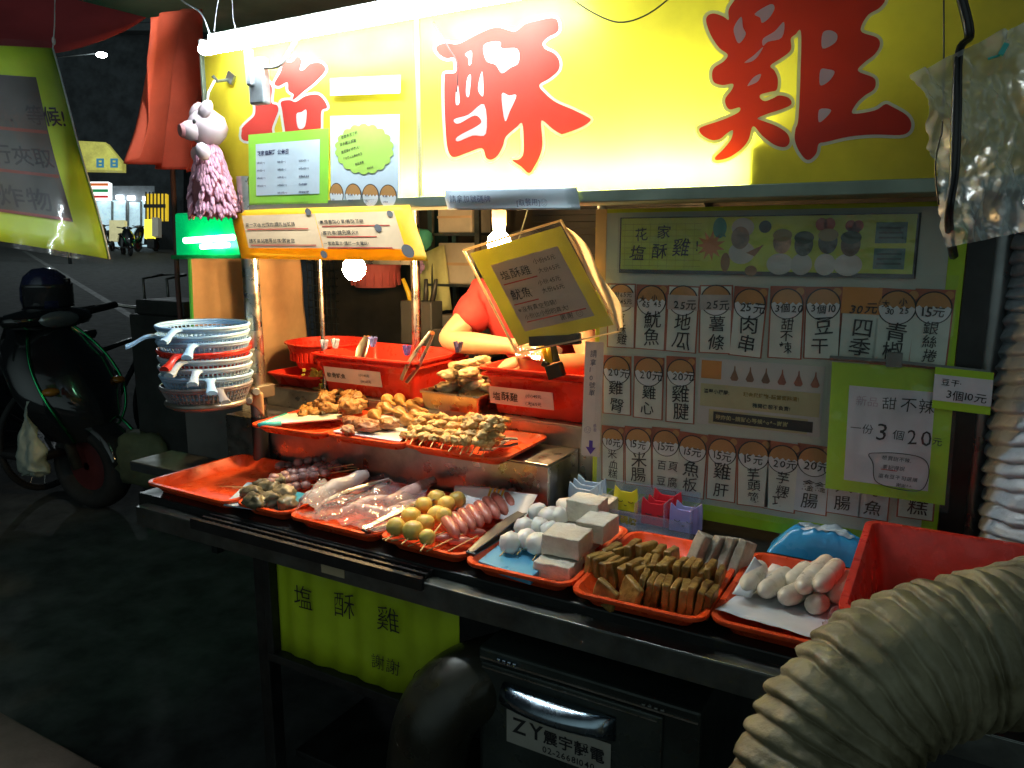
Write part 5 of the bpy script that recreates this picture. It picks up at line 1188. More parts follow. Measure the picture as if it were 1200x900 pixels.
N_ = [(V((-1.26, 2.52, .88)), .13), (V((-1.26, 2.50, 1.02)), .125), (V((-1.25, 2.42, 1.18)), .115), (V((-1.25, 2.34, 1.30)), .08), (V((-1.23, 2.27, 1.345)), .05), (V((-1.21, 2.20, 1.375)), .078), (V((-1.20, 2.18, 1.425)), .085), (V((-1.20, 2.18, 1.475)), .055),
      (sR, .050), (sR.lerp(eR, .5), .048), (eR, .040), (eR.lerp(wR, .4), .041), (wR, .026), (sL, .050), (sL.lerp(eL, .5), .047), (eL, .040), (eL.lerp(wL, .4), .040), (wL, .026),
      (V((-1.35, 2.54, .80)), .10), (V((-1.36, 2.52, .45)), .065), (V((-1.36, 2.56, .09)), .042), (V((-1.37, 2.44, .04)), .036), (V((-1.16, 2.54, .80)), .10), (V((-1.15, 2.52, .45)), .065), (V((-1.15, 2.56, .09)), .042), (V((-1.14, 2.44, .04)), .036)]
E_ = [(0, 1), (1, 2), (2, 3), (3, 4), (4, 5), (5, 6), (6, 7), (3, 8), (8, 9), (9, 10), (10, 11), (11, 12), (3, 13), (13, 14), (14, 15), (15, 16), (16, 17), (0, 18), (18, 19), (19, 20), (20, 21), (0, 22), (22, 23), (23, 24), (24, 25)]
hand(N_, E_, 12, wR, (wR - eR), V((0, .8, -.3)), V((.1, .3, .9))); hand(N_, E_, 17, wL, (wL - eL), V((0, .8, .3)), V((0, .3, .9)))
skin_mesh('body', N_, E_, skin, t)
S_ = [(N_[i][0], N_[i][1] + .03) for i in (0, 1, 2, 3)] + [(sR, .090), (sR.lerp(eR, .40), .068), (sR.lerp(eR, .62), .066), (sL, .090), (sL.lerp(eL, .40), .066), (sL.lerp(eL, .6), .066)]
skin_mesh('t_shirt', S_, [(0, 1), (1, 2), (2, 3), (3, 4), (4, 5), (5, 6), (3, 7), (7, 8), (8, 9)], mat('red_cotton', (.46, .03, .03), .8, 0, .12, 10, .15, 50), t)
Pn = [(N_[0][0] + V((0, 0, -.03)), .148)] + [(N_[i][0], N_[i][1] + .02) for i in (18, 19)] + [(V((-1.36, 2.55, .14)), .06)] + [(N_[i][0], N_[i][1] + .02) for i in (22, 23)] + [(V((-1.15, 2.55, .14)), .06)]
skin_mesh('trousers', Pn, [(0, 1), (1, 2), (2, 3), (0, 4), (4, 5), (5, 6)], mat('dark_trousers', (.03, .03, .04), .8), t)
hd_ = V((-1.20, 2.18, 1.42))
b = MB(); b.blob(hd_ + V((0, .022, .03)), (.098, .10, .095), None, .06, 4, 3); part('hair', b, mat('black_hair', (.012, .010, .009), .45, 0, .3, 40), t, smooth=True)
b = MB()
for sg in (-1, 1): b.blob(hd_ + V((sg * .032, -.078, -.012)), (.013, .008, .007))
part('eyes', b, mat('eye_white', (.5, .48, .45), .2), t, smooth=True)
b = MB(); b.blob(hd_ + V((0, -.092, -.035)), (.013, .016, .016)); b.blob(hd_ + V((-.09, .0, -.02)), (.012, .018, .03)); b.blob(hd_ + V((.09, .0, -.02)), (.012, .018, .03)); part('nose_and_ears', b, skin, t, smooth=True)
b = MB(); b.blob(hd_ + V((0, -.078, -.068)), (.022, .008, .006)); part('mouth', b, mat('lips', (.4, .12, .1), .5), t, smooth=True)

# ------------------------------------------------------------------ strainer baskets on the ring by the post
bc = pY(243, 452, 1.53); x0p = pY(300, 420, 1.7).x
t = thing('basket_holder', 'steel ring bracket clamped to the post carrying the stack of strainers', 'bracket', (x0p, 1.70, bc.z - .05))
b = MB(); b.ring((bc.x, bc.y, bc.z - .045), .115, .009, n=48); part('ring', b, mat('old_steel_ring', (.35, .32, .28), .4, .9), t, smooth=True)
b = MB(); b.box((x0p, 1.70, bc.z - .04), (.075, .075, .04)); b.tube([(x0p - .03, 1.69, bc.z - .045), (bc.x + .12, bc.y + .05, bc.z - .045)], .011, 10); b.tube([(x0p + .03, 1.66, bc.z - .035), (x0p + .055, 1.645, bc.z - .03)], .013, 10); part('clamp', b, MATS['old_steel_ring'], t, bevel=.003)
b = MB(); b.grid(lambda u, v: V((x0p - .02 + .085 * u, 1.665 - .02 * math.sin(u * 3), bc.z - .03 - .055 * v * (.4 + u) - .012 * math.sin(u * 7))), 10, 8); part('tape_wrap', b, mat('orange_tape', (.60, .32, .15), .5), t, smooth=True, solid=.003)
b = MB(); b.tube([(x0p, 1.70, bc.z - .085), (x0p, 1.70, bc.z - .06)], .0275, 16); part('black_band', b, black, t)
def strainer(z, ha, mt, lab, R0=.130, H=.068, tilt=0):
    t = thing('strainer_basket', lab, 'strainer', (bc.x, bc.y, z), group='plastic strainer baskets in the stack'); b = MB()
    b.ring((0, 0, H), R0, .0048, n=56, m=8); b.ring((0, 0, H - .007), R0 - .002, .0035, n=56, m=6); b.ring((0, 0, .004), R0 * .78, .004, n=48, m=6); part('rim', b, mt, t, local=True, smooth=True)
    b = MB(); n = 60
    for k in range(n):
        a = k * math.tau / n; p0, p1 = V((R0 * .78 * math.cos(a), R0 * .78 * math.sin(a), .004)), V((R0 * math.cos(a), R0 * math.sin(a), H - .004)); b.tube([p0, p1], .0022, 4)
    for j in range(1, 6): b.ring((0, 0, H * j / 6), R0 * (.78 + .22 * j / 6), .0017, n=48, m=4)
    for k in range(13):
        x = -R0 * .72 + k * R0 * .12; yy = math.sqrt(max(0, (R0 * .78) ** 2 - x * x)); b.box((x, 0, .003), (.0022, 2 * yy, .0022)); b.box((0, x, .0031), (2 * yy, .0022, .0022))
    part('mesh_wall', b, mt, t, local=True)
    b = MB(); L_ = .085; rg = []
    for k in range(9):
        u = k / 8; x = R0 - .004 + L_ * u; w_ = (.030 - .014 * math.sin(u * math.pi) + (.0 if u < .9 else -.008)); zz = H - .002 - .020 * u + .006 * math.sin(u * 5); th = .006 + .003 * u
        rg.append([V((x, w_ * .62, zz + th * .4)), V((x, w_ * .3, zz + th)), V((x, -w_ * .3, zz + th)), V((x, -w_ * .62, zz + th * .4)), V((x, -w_ * .62, zz - .003)), V((x, w_ * .62, zz - .003))])
    b.rings(rg); part('handle', b, mt, t, local=True, smooth=50)
    t.rotation_euler = (rnd(-.03, .03) + tilt, rnd(-.03, .03), ha); return t
bp_ = mat('pale_blue_plastic2', (.34, .54, .76), .35, 0, .08, 12); bw_ = mat('pale_grey_plastic', (.44, .55, .66), .35, 0, .08, 12); clr = mat('clear_grey_plastic', (.26, .24, .25), .2, 0, .1, 8)
zb = bc.z - .06
for i, (dz, ha, mm, lab) in enumerate([(0, -.45, clr, 'clear grey strainer at the bottom of the stack'), (.030, -.62, bp_, 'pale blue strainer low in the stack, handle pointing down the front'), (.058, -.85, bw_, 'pale grey strainer above the lowest blue one'), (.085, -1.15, bw_, 'pale grey strainer just under the red one'), (.108, -1.2, redp, 'red strainer in the middle of the pale stack'), (.133, -.9, bp_, 'pale blue strainer right above the red one'), (.155, -2.15, bp_, 'pale blue strainer with its handle sticking out to the street'), (.178, -1.2, bp_, 'pale blue strainer on top of the stack')]):
    strainer(zb + dz, ha, mm, lab)

# ------------------------------------------------------------------ pig duster
q = pY(243, 150, 1.62)
t = thing('plush_pig', 'pink plush pig duster with a chenille body hanging from a hook on the sign', 'plush toy', q + V((0, 0, .12)))
pk = mat('pig_pink', (.62, .50, .54), .75, 0, .06, 14); pk2 = mat('pig_snout', (.50, .22, .24), .6); che = mat('chenille_pink', (.68, .36, .48), .8, 0, .2, 25, .3, 90); cored = mat('chenille_core', (.38, .13, .16), .9)
b = MB(); b.blob(q, (.062, .058, .056)); b.blob(q + V((-.012, -.048, -.012)), (.034, .034, .030)); part('head', b, pk, t, smooth=True)
b = MB(); b.lathe([(.001, .012), (.017, .010), (.021, .002), (.020, -.012)], q + V((-.019, -.070, -.014)), aim((-.3, -.9, -.08)), 18); part('snout', b, pk2, t, smooth=40)
b = MB(); b.blob(q + V((.016, -.058, .010)), (.0055, .005, .0065)); b.blob(q + V((-.040, -.045, .010)), (.005, .005, .006)); part('eyes', b, inkk, t, smooth=True)
for (dx, dy, dz) in ((.034, -.030, .046), (-.040, -.002, .050)):
    b = MB(); b.blob(q + V((dx, dy, dz)), (.024, .012, .030), RY(.6) @ RX(-.3)); part('ear', b, pk, t, smooth=True)
for (dx, dy) in ((.040, -.055), (-.05, .0)):
    b = MB(); b.blob(q + V((dx, dy, -.075)), (.022, .02, .028), RY(-.5)); part('arm', b, pk, t, smooth=True)
b = MB(); b.lathe([(.0, 0), (.028, -.005), (.046, -.055), (.055, -.12), (.057, -.205), (.0, -.205)], q + V((0, 0, -.052)), n=24); part('body_core', b, cored, t, smooth=True)
b = MB()
for i in range(520):
    zz = rnd(0, 1); a = rnd(0, math.tau); r = .028 + .035 * min(1, zz * 1.5) ** .8; zz = zz ** .9
    if abs(((a + 1.75 + math.pi) % math.tau) - math.pi) < .24 and zz > .42: continue
    p = q + V((r * math.cos(a), r * math.sin(a), -.058 - .195 * zz)); n_ = V((math.cos(a), math.sin(a), -1.5 - rnd(0, 1.2)))
    b.blob(p, (.0056, .0056, .0185), aim(n_ + V((rnd(-.3, .3), rnd(-.3, .3), 0))), 0, 1, 2)
part('chenille', b, che, t, smooth=True)
b = MB(); b.tube([q + V((.012, -.01, .05)), q + V((.016, .0, .10)), q + V((.022, .02, .135))], .0035, 6); part('loop', b, paperw, t, smooth=True)
b = MB(); hk = q + V((.022, .03, .135)); b.tube([hk + V((.0, .045, .012)), hk + V((0, .0, 0)), hk + V((-.006, -.012, .014))], .005, 6); b.box(hk + V((.01, .04, .015)), (.03, .008, .03), R=RY(.6)); part('hook', b, dsteel, t)

# ------------------------------------------------------------------ red cloths, hanging notice, green lamp
rc = mat('red_cloth', (.75, .11, .05), .8, 0, .15, 4, .2, 30, translucent=.2); rc2 = mat('maroon_canvas', (.30, .03, .035), .75, 0, .2, 3, .2, 20, translucent=.1)
def cloth(name, lab, cat, top, bot, amp, mt, nn=20, fold=9):
    b = MB(); T_ = spline(top, 8); B_ = spline(bot, 8)
    def pick(S, u):
        x = u * (len(S) - 1); i = min(int(x), len(S) - 2); return S[i].lerp(S[i + 1], x - i)
    def fn(u, v):
        p = pick(T_, u).lerp(pick(B_, u), v).copy(); k = amp * (math.sin(u * fold + v * 2.1) + .6 * noise.noise(V((u * 4, v * 3, amp * 99)))) * (.3 + .7 * v); p.y += k; p.z += k * .15; return p
    b.grid(fn, nn, nn); return solo(name, lab, cat, b, mt, T_[0], smooth=True, solid=.002)
cloth('red_flag', 'plain orange red cloth banner hanging at the far end of the sign', 'cloth', [pY(176, 20, 1.55), pY(205, 12, 1.68), pY(234, 10, 1.80)], [pY(152, 188, 1.50), pY(185, 196, 1.66), pY(236, 201, 1.80)], .045, rc, 40, 15)
cloth('red_awning', 'dark red awning canvas over the hanging notice', 'awning', [pD(-160, -130, 3.4), pD(40, -130, 3.3), pD(330, -70, 3.4)], [pD(-160, 60, 2.75), pD(20, 62, 2.75), pD(75, 62, 2.8), pD(130, 45, 2.85), pD(168, 20, 2.95), pD(182, -12, 3.1)], .02, rc2, 26, 6)
D_ = 2.5
tl, tr, br, bl = pD(-120, 50, D_ - .35), pD(62, 56, D_), pD(127, 304, D_ + .03), pD(-90, 268, D_ - .33)
yb_ = mat('yellow_green_border', (.46, .66, .03), .45, 0, .1, 6, translucent=.25)
def bil(u, v, d=0):
    p = tl.lerp(tr, u).lerp(bl.lerp(br, u), v); n_ = (tr - tl).cross(bl - tl).normalized(); n_ = n_ if n_.dot(CAM - tl) > 0 else -n_
    return p + n_ * (d + .006 * math.sin(u * 4 + v * 5) + .004 * math.sin(v * 9))
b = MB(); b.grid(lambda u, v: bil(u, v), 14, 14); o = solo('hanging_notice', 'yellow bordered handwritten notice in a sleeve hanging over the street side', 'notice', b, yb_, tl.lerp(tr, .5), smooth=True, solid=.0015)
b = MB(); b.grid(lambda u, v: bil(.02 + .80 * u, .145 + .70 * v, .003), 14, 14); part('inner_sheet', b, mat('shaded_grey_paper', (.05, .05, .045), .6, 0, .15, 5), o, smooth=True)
class Bent:
    w, h = (tr - tl).length, (bl - tl).length
def bent_text(b, txt, u, v, su, sv, step):
    for ch in txt:
        vs, fs, adv = glyph(ch, .012); a = rnd(-.06, .06)
        b.add([bil(u + (p.x + p.y * a) * su, v - (p.y - p.x * a) * sv, .005) for p in vs], fs); u += su * step
b = MB(); bent_text(b, '客人...等候!', .12, .37, .115, .10, 1.0); bent_text(b, '請自行夾取', .18, .58, .125, .105, 1.0); bent_text(b, '喜歡炸物', .10, .80, .15, .12, 1.05); part('lettering', b, inkk, o, recalc=False)
b = MB()
for v0 in (.40, .615, .83): b.grid(lambda u, v, v0=v0: bil(.03 + .78 * u, v0 + .016 * v, .0045), 12, 1)
part('underline', b, mat('dark_red_ink', (.16, .03, .02), .6), o, recalc=False)
b = MB(); b.grid(lambda u, v: bil(-.02 + 1.03 * u, -.03 + 1.06 * v, .010 + .004 * noise.noise(V((u * 6, v * 6, 2)))), 20, 20); part('clear_sleeve', b, film('notice_sleeve', (.8, .9, .9), .01, .1, .5, 12), o, smooth=True)
b = MB(); b.tube([bil(1.0, k / 12, .004) for k in range(13)], .003, 6); part('sleeve_edge', b, mat('pale_sleeve_edge', (.6, .65, .6), .35), o, smooth=True)
b = MB(); b.tube([tr + V((0, 0, .0)), pD(64, 30, D_ + .02), pD(65, -60, D_ + .1)], .0022, 6); b.blob(pD(63, 48, D_), (.006, .006, .014)); part('string', b, paperw, o, smooth=True)
# green lamp box
f = frame_px((204, 250), (268, 247), (206, 302), 2.35); q = f.O
t = thing('green_lamp_box', 'green lit lamp box under the plush pig at the far end of the stall', 'lamp', f.p(.5, 1))
b = MB(); fbox(b, f, 0, 0, 1.22, 1, .10); part('housing', b, mat('lit_green_cover', (.0, .35, .10), .3, emit=.22, ecol=(.0, .75, .22), var=.5, vs=4), t, bevel=.01)
b = MB(); b.tube([f.p(.32, .62, .035), f.p(1.18, .57, .035)], .013, 12); b.tube([f.p(.62, .76, .036), f.p(1.1, .73, .036)], .011, 12); part('led_tube', b, mat('green_white_led', (.8, 1, .9), .4, emit=11, ecol=(.35, 1, .55)), t, smooth=True)
b = MB(); fbox(b, f, -.02, .94, 1.24, 1.03, .1, .02); part('base_strip', b, mat('green_strip', (.01, .25, .08), .4), t)
b = MB(); b.slab((f.p(.2, 1).x, 2.37, gz(0, 0)), (f.p(.2, 1).x + .04, 2.41, f.p(.2, 1).z - .02)); part('post', b, blackp, t)

# ------------------------------------------------------------------ street side: scooters, bicycle
gloss = mat('gloss_black_paint', (.012, .013, .015), .16, 0, .3, 4, coat=.6); rub = mat('tyre_rubber', (.015, .015, .015), .8); green_glint = mat('green_glint_metal', (.05, .62, .22), .2, 1, .1); chrome = mat('chrome', (.6, .62, .62), .12, 1, .05)  # green metal: the green lamp's reflections put into the strip colour
def scooter(label, loc, rz, group='scooters parked beside the stall'):
    t = thing('scooter', label, 'scooter', loc, rz, group); P_ = lambda n, b, m_, **k: part(n, b, m_, t, local=True, **k)
    R90 = RX(math.pi / 2)
    for x, y in ((0, 0), (-1.22, 0)):
        b = MB(); b.ring((x, 0, .235), .18, .055, R=R90, n=36, m=12, sy=1); wl = P_('wheel', b, rub, smooth=True)
        b = MB(); b.lathe([(.02, -.03), (.13, -.022), (.135, .022), (.02, .03)], (x, 0, .235), R90, 24); b.ring((x, 0, .235), .13, .012, R=R90, n=30, m=6); q_ = part('rim', b, mat('red_rim', (.14, .03, .03), .4, .4), wl, local=True, smooth=40)
    b = MB(); b.grid(lambda u, v: V((.262 * math.cos(.25 + 2.0 * u), (v - .5) * .13, .235 + .262 * math.sin(.25 + 2.0 * u) - .03 * (2 * v - 1) ** 2)), 16, 6); P_('fender', b, gloss, smooth=True, solid=.006)
    b = MB(); b.tube([(.268 * math.cos(.45 + 1.2 * k / 10), .068, .235 + .268 * math.sin(.45 + 1.2 * k / 10)) for k in range(11)], .007, 6); P_('fender_glint', b, green_glint, smooth=True)  # strip added along the fender to show a painted green glint
    b = MB()
    for sg in (-1, 1): b.tube([(0, sg * .065, .235), (-.13, sg * .06, .56), (-.20, sg * .03, .80)], .02, 10)
    b.tube([(-.18, 0, .7), (-.26, 0, 1.02)], .03, 12); P_('fork', b, dsteel, smooth=True)
    b = MB()   # leg shield
    prof = [(.06, .38, .10), (.075, .50, .17), (.03, .64, .21), (-.05, .78, .20), (-.13, .90, .15), (-.19, .98, .09)]
    b.rings([[V((x + .05 - .16 * abs(s) ** 1.8, s * w_, z)) for s in [k / 5 - 1 for k in range(11)]] + [V((x - .03 - .16 * abs(s) ** 1.8, s * w_ * .95, z)) for s in [1 - k / 5 for k in range(11)]] for x, z, w_ in prof]); P_('front_cover', b, gloss, smooth=50)
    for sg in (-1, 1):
        b = MB(); b.tube(spline([V((x + .055 - .16 * .55, sg * w_ * .80, z)) for x, z, w_ in prof], 4), .006, 6); P_('glint_strip', b, green_glint, smooth=True)  # strips along the cover edges, green glint painted in by colour
        b = MB(); b.tube([(-.24, sg * .10, 1.0), (-.27, sg * .33, 1.04)], [.017, .02], 10); P_('grip', b, rub, smooth=True)
        b = MB(); b.blob((.0, sg * .14, .66), (.04, .03, .022)); P_('indicator', b, mat('amber_lens', (.4, .15, .02), .2), smooth=True)
    b = MB(); b.blob((-.22, 0, 1.0), (.10, .19, .065)); P_('handlebar_cover', b, gloss, smooth=True)
    b = MB(); b.blob((-.135, 0, 1.0), (.03, .085, .045)); P_('headlight', b, mat('headlight_glass', (.3, .32, .33), .08, .6), smooth=True)
    b = MB(); b.slab((-.72, -.17, .28), (-.12, .17, .33)); P_('floorboard', b, black, bevel=.02)
    b = MB(); st = [(-.66, .30, .33, .15), (-.72, .33, .66, .16), (-.95, .36, .74, .18), (-1.25, .45, .74, .16), (-1.55, .60, .74, .10), (-1.62, .66, .72, .05)]
    b.rings([[V((x, -w_, zl)), V((x, -w_ * 1.05, (zl + zh) / 2)), V((x, -w_ * .8, zh)), V((x, w_ * .8, zh)), V((x, w_ * 1.05, (zl + zh) / 2)), V((x, w_, zl))] for x, zl, zh, w_ in st]); P_('rear_body', b, gloss, smooth=60)
    b = MB(); b.blob((-1.10, 0, .79), (.42, .14, .065)); P_('seat', b, mat('seat_vinyl', (.02, .02, .022), .45, 0, .2, 9, .1, 90), smooth=True)
    b = MB(); b.blob((-1.62, 0, .66), (.03, .10, .04)); P_('tail_light', b, mat('tail_red', (.35, .02, .02), .2), smooth=True)
    b = MB(); b.tube([(-1.0, -.16, .25), (-1.45, -.2, .30)], [.03, .05], 12); P_('exhaust', b, dsteel, smooth=True)
    return t
sl = pZ(114, 588, .03); sl.z = gz(sl.x, sl.y)
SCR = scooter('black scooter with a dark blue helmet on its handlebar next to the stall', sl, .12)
def at(root, p): return root.location + RZ(root.rotation_euler.z) @ V(p)
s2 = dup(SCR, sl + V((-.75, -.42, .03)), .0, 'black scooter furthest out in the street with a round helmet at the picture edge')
def helmet(q, lab, mt, rz):
    t = thing('helmet', lab, 'helmet', q, group=None); b = MB()
    R_ = RZ(rz); b.lathe([(.001, .135), (.06, .125), (.105, .085), (.128, .02), (.130, -.05), (.118, -.10), (.112, -.10), (.12, -.04), (.1, .06), (.001, .12)], q, R_, 30, sx=1.12); part('shell', b, mt, t, smooth=True)
    b = MB(); b.grid(lambda u, v: q + R_ @ V((.155 * math.cos(-1.1 + 2.2 * u) * (1 - .15 * v * v), .142 * math.sin(-1.1 + 2.2 * u), .045 - .13 * v)), 16, 8); part('visor', b, mat('smoke_visor', (.03, .03, .035), .08, 0, coat=.5), t, smooth=True, solid=.003)
    b = MB(); b.ring(q + V((0, 0, -.098)), .118, .008, n=30, m=6, sx=1.1); b.box(q + R_ @ V((.13, .09, .06)), (.03, .02, .03)); part('trim', b, black, t, smooth=True); return t
navy = mat('navy_helmet_paint', (.022, .026, .075), .2, 0, .1, 5, coat=.5)
for o_ in (SCR, s2): o_.scale = (1.12, 1.5, 1.08)
helmet(at(SCR, (-.31, .05, 1.23)), 'dark blue helmet resting on the handlebar of the nearer scooter', navy, -.35)
helmet(at(s2, (-.22, .06, 1.27)), 'black helmet on the outer scooter cut off by the picture edge', gloss, -.3)
q = pD(36, 520, 3.9); b = MB(); b.lathe([(p.x, p.y) for p in spline([V((.006, .21)), V((.022, .13)), V((.055, .04)), V((.085, -.06)), V((.088, -.13)), V((.05, -.165)), V((.0, -.17))], 5)], q, n=40, sx=1.0, sy=.6)
for v in b.bm.verts: v.co += V((noise.fractal(v.co * 13, .8, 2, 3), noise.fractal(v.co * 13 + V((9, 0, 0)), .8, 2, 3), noise.noise(v.co * 12))) * .026
solo('carrier_bag', 'whitish plastic carrier bag hanging from the nearer scooter', 'plastic bag', b, mat('whitish_bag', (.42, .48, .42), .35, 0, .2, 6, .5, 20, translucent=.3), q, smooth=True)
# scooters far down the street
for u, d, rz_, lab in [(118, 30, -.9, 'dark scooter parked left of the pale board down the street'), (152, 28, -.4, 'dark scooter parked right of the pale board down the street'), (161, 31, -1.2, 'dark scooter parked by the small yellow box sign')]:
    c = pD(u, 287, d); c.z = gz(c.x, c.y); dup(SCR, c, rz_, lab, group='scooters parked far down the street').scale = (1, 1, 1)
# bicycle
w1, w2 = pZ(60, 560, .1), pZ(172, 528, .06); 
dv = (w2 - w1); dv.z = 0; w2 = w1 + dv.normalized() * 1.04; rzb = math.atan2(dv.y, dv.x)
bl_ = V((w2.x, w2.y, gz(w2.x, w2.y))); bk = thing('bicycle', 'dark city bicycle with a rear view of its handlebar between scooter and stall', 'bicycle', bl_, rzb)
Pb = lambda n, b, m_, **k: part(n, b, m_, bk, local=True, **k)
for x in (0, -1.04):
    b = MB(); b.ring((x, 0, .33), .31, .018, R=RX(math.pi / 2), n=40, m=8); w_ = Pb('wheel', b, rub, smooth=True)
    b = MB(); b.ring((x, 0, .33), .295, .008, R=RX(math.pi / 2), n=40, m=6)
    for k in range(18):
        a = k * math.tau / 18; b.tube([(x, 0, .33), (x + .295 * math.cos(a), 0, .33 + .295 * math.sin(a))], .0014, 4)
    part('spokes', b, steel, w_, local=True)
b = MB()
for p_, q_, r in [((-.16, 0, .78), (-.62, 0, .28), .019), ((-.16, 0, .84), (-.70, 0, .76), .016), ((-.62, 0, .28), (-.74, 0, .86), .017), ((-.62, 0, .28), (-1.04, 0, .33), .012), ((-.72, 0, .74), (-1.04, 0, .33), .011), ((0, .05, .33), (-.13, .03, .72), .012), ((0, -.05, .33), (-.13, -.03, .72), .012), ((-.12, 0, .70), (-.22, 0, 1.02), .015)]: b.tube([p_, q_], r, 10)
Pb('frame', b, mat('bike_paint', (.03, .035, .035), .3, .2), smooth=True)
b = MB(); b.tube(spline([(-.34, .30, 1.03), (-.24, .2, 1.05), (-.20, 0, 1.03), (-.24, -.2, 1.05), (-.34, -.30, 1.03)], 5), .012, 8); Pb('handlebar', b, steel, smooth=True)
for sg in (-1, 1):
    b = MB(); b.tube([(-.30, sg * .27, 1.036), (-.42, sg * .34, 1.02)], .017, 10); Pb('grip', b, rub, smooth=True)
b = MB(); b.rings([[V((x, -w_, .90)), V((x, -w_ * .7, .925)), V((x, w_ * .7, .925)), V((x, w_, .90)), V((x, 0, .87))] for x, w_ in ((-.90, .08), (-.82, .09), (-.72, .04), (-.60, .02))]); Pb('saddle', b, black, smooth=50)
b = MB()
for z in (.62, .74, .86): b.tube([(.02, -.15, z), (.26, -.17, z), (.26, .17, z), (.02, .15, z), (.02, -.15, z)], .006, 6)
for k in range(7): b.tube([(.26, -.17 + .057 * k, .60), (.26, -.17 + .057 * k, .87)], .004, 5); b.tube([(.02 + .04 * k, -.165, .6), (.02 + .04 * k, -.165, .87)], .004, 5); b.tube([(.02 + .04 * k, .165, .6), (.02 + .04 * k, .165, .87)], .004, 5)
b.tube([(.02, -.12, .62), (-.15, -.08, .95)], .008, 6); b.tube([(.02, .12, .62), (-.15, .08, .95)], .008, 6); Pb('front_basket', b, mat('basket_dark', (.05, .05, .05), .5, .5))
b = MB(); b.tube([(-.02, -.1, .98), (-.02, -.1, 1.22), (.18, -.1, 1.24), (.18, .1, 1.24), (-.02, .1, 1.22), (-.02, .1, .98)], .01, 8); Pb('child_seat_bar', b, dsteel, smooth=True)
q = pD(166, 535, 4.3); b = MB(); b.blob(q, (.20, .14, .17), None, .35, 2.5, 3); solo('sack', 'dull olive sack standing below the bicycle next to the stall', 'sack', b, mat('olive_sack', (.10, .11, .055), .8, 0, .3, 6, .4, 14), q - V((0, 0, .17)), smooth=True)
b = MB(); qx = pY(200, 380, 2.6); b.slab((qx.x - .35, 2.6, 0), (qx.x + .12, 2.9, 1.12)); b.slab((qx.x - .30, 2.61, 1.12), (qx.x + .1, 2.85, 1.20)); solo('street_cabinet', 'dark metal cabinet standing behind the strainers', 'cabinet', b, mat('cabinet_dark', (.03, .032, .03), .6, .2, .3, 5), (qx.x, 2.7, 0), bevel=.01)
b = MB(); a, c2 = pY(200, 150, 2.5), pY(208, 330, 2.5); b.tube([a, c2, V((c2.x, 2.5, 0))], .012, 10); solo('thin_pole', 'thin reddish pole standing beside the green lamp box', 'pole', b, mat('rusty_pole', (.18, .08, .07), .6, .3), (c2.x, 2.5, 0), smooth=True)
# ------------------------------------------------------------------ below the counter
gp = mat('green_corrugated_plastic', (.46, .60, .02), .4, 0, .18, 3, translucent=.1)
x0, x1 = -1.474, -.90
b = MB(); b.grid(lambda u, v: V((x0 + (x1 - x0) * u, 1.334 + (.003 * math.sin(u * 46) + .003 * math.sin(u * 17 + 1)), .425 + .31 * v)), 90, 4)
gpan = solo('lime_curtain', 'lime green pleated plastic curtain with marker writing under the counter front', 'curtain', b, gp, (-1.2, 1.334, .425), smooth=True, solid=.0015)
f = Frame((x0, 1.322, .735), (1, 0, 0), (0, 0, -1), x1 - x0, .31); f.n = V((0, -1, 0))
ink(gpan, inkk, f, [('塩', .12, .48, .072), ('酥', .36, .46, .072), ('雞', .60, .44, .072), ('謝謝', .56, .80, .042), ('花', .10, .12, .05), ('家', .38, .10, .05)], off=-.006, d=.001, jit=.1)
b = MB(); c = f.p(.86, .82, .001)
b.tube([c + V((.045 * math.cos(k * math.tau / 24), 0, .045 * math.sin(k * math.tau / 24))) for k in range(25)], .0012, 4)
for dx in (-.018, .018): b.tube([c + V((dx + .009 * math.cos(k * .5 - .2), 0, .008 + .009 * math.sin(k * .5 - .2))) for k in range(8)], .0012, 4)
b.tube([c + V((.014 * math.cos(math.pi + k * math.pi / 8), 0, -.012 + .014 * math.sin(math.pi + k * math.pi / 8))) for k in range(9)], .0012, 4); part('smiley', b, inkk, gpan)
# grease filter box
t = thing('filter_cabinet', 'dark steel machine cabinet with a curved chrome handle and a 震宇靜電 label below the counter', 'machine', (-.57, 1.55, .12))
bxm = mat('cabinet_green_black', (.045, .055, .05), .38, .5, .3, 4, .08, 60)
b = MB(); b.slab((-.812, 1.275, .121), (-.33, 1.82, .655)); part('body', b, bxm, t, bevel=.006)
b = MB(); b.slab((-.80, 1.266, .121), (-.40, 1.2735, .628)); part('door', b, mat('cabinet_door', (.06, .072, .066), .34, .55, .3, 5, .06, 60), t, bevel=.003)
b = MB(); b.slab((-.806, 1.2715, .632), (-.335, 1.2745, .636)); b.slab((-.795, 1.262, .618), (-.41, 1.2655, .6205)); part('edge_trim', b, steel, t)
b = MB()
for k in range(4): b.box((-.758 + .0125 * k, 1.272, .640), (.009, .01, .010))
part('screw_block', b, mat('blue_steel', (.5, .6, .75), .2, 1), t, bevel=.002)
b = MB()
for k in range(4): b.box((-.44 + .0125 * k, 1.272, .640), (.009, .008, .006))
part('screw_block', b, dsteel, t, bevel=.002)
b = MB(); rg = []
for k in range(13):
    u = k / 12; x = -.742 + .25 * u; s = math.sin(math.pi * min(1, max(0, .06 + u * .94))) ** .5; rg.append([V((x, 1.264 - .045 * s * math.sin(a), .574 - .0 * u + .025 * math.cos(a))) for a in [j * math.pi / 8 for j in range(9)]])
b.rings(rg, cap=False, closed=False); part('handle', b, mat('handle_chrome', (.30, .38, .45), .22, 1, .2, 7), t, smooth=True, solid=.002)
f = Frame((-.735, 1.2635, .540), (1, 0, 0), (0, 0, -1), .235, .075); f.n = V((0, -1, 0))
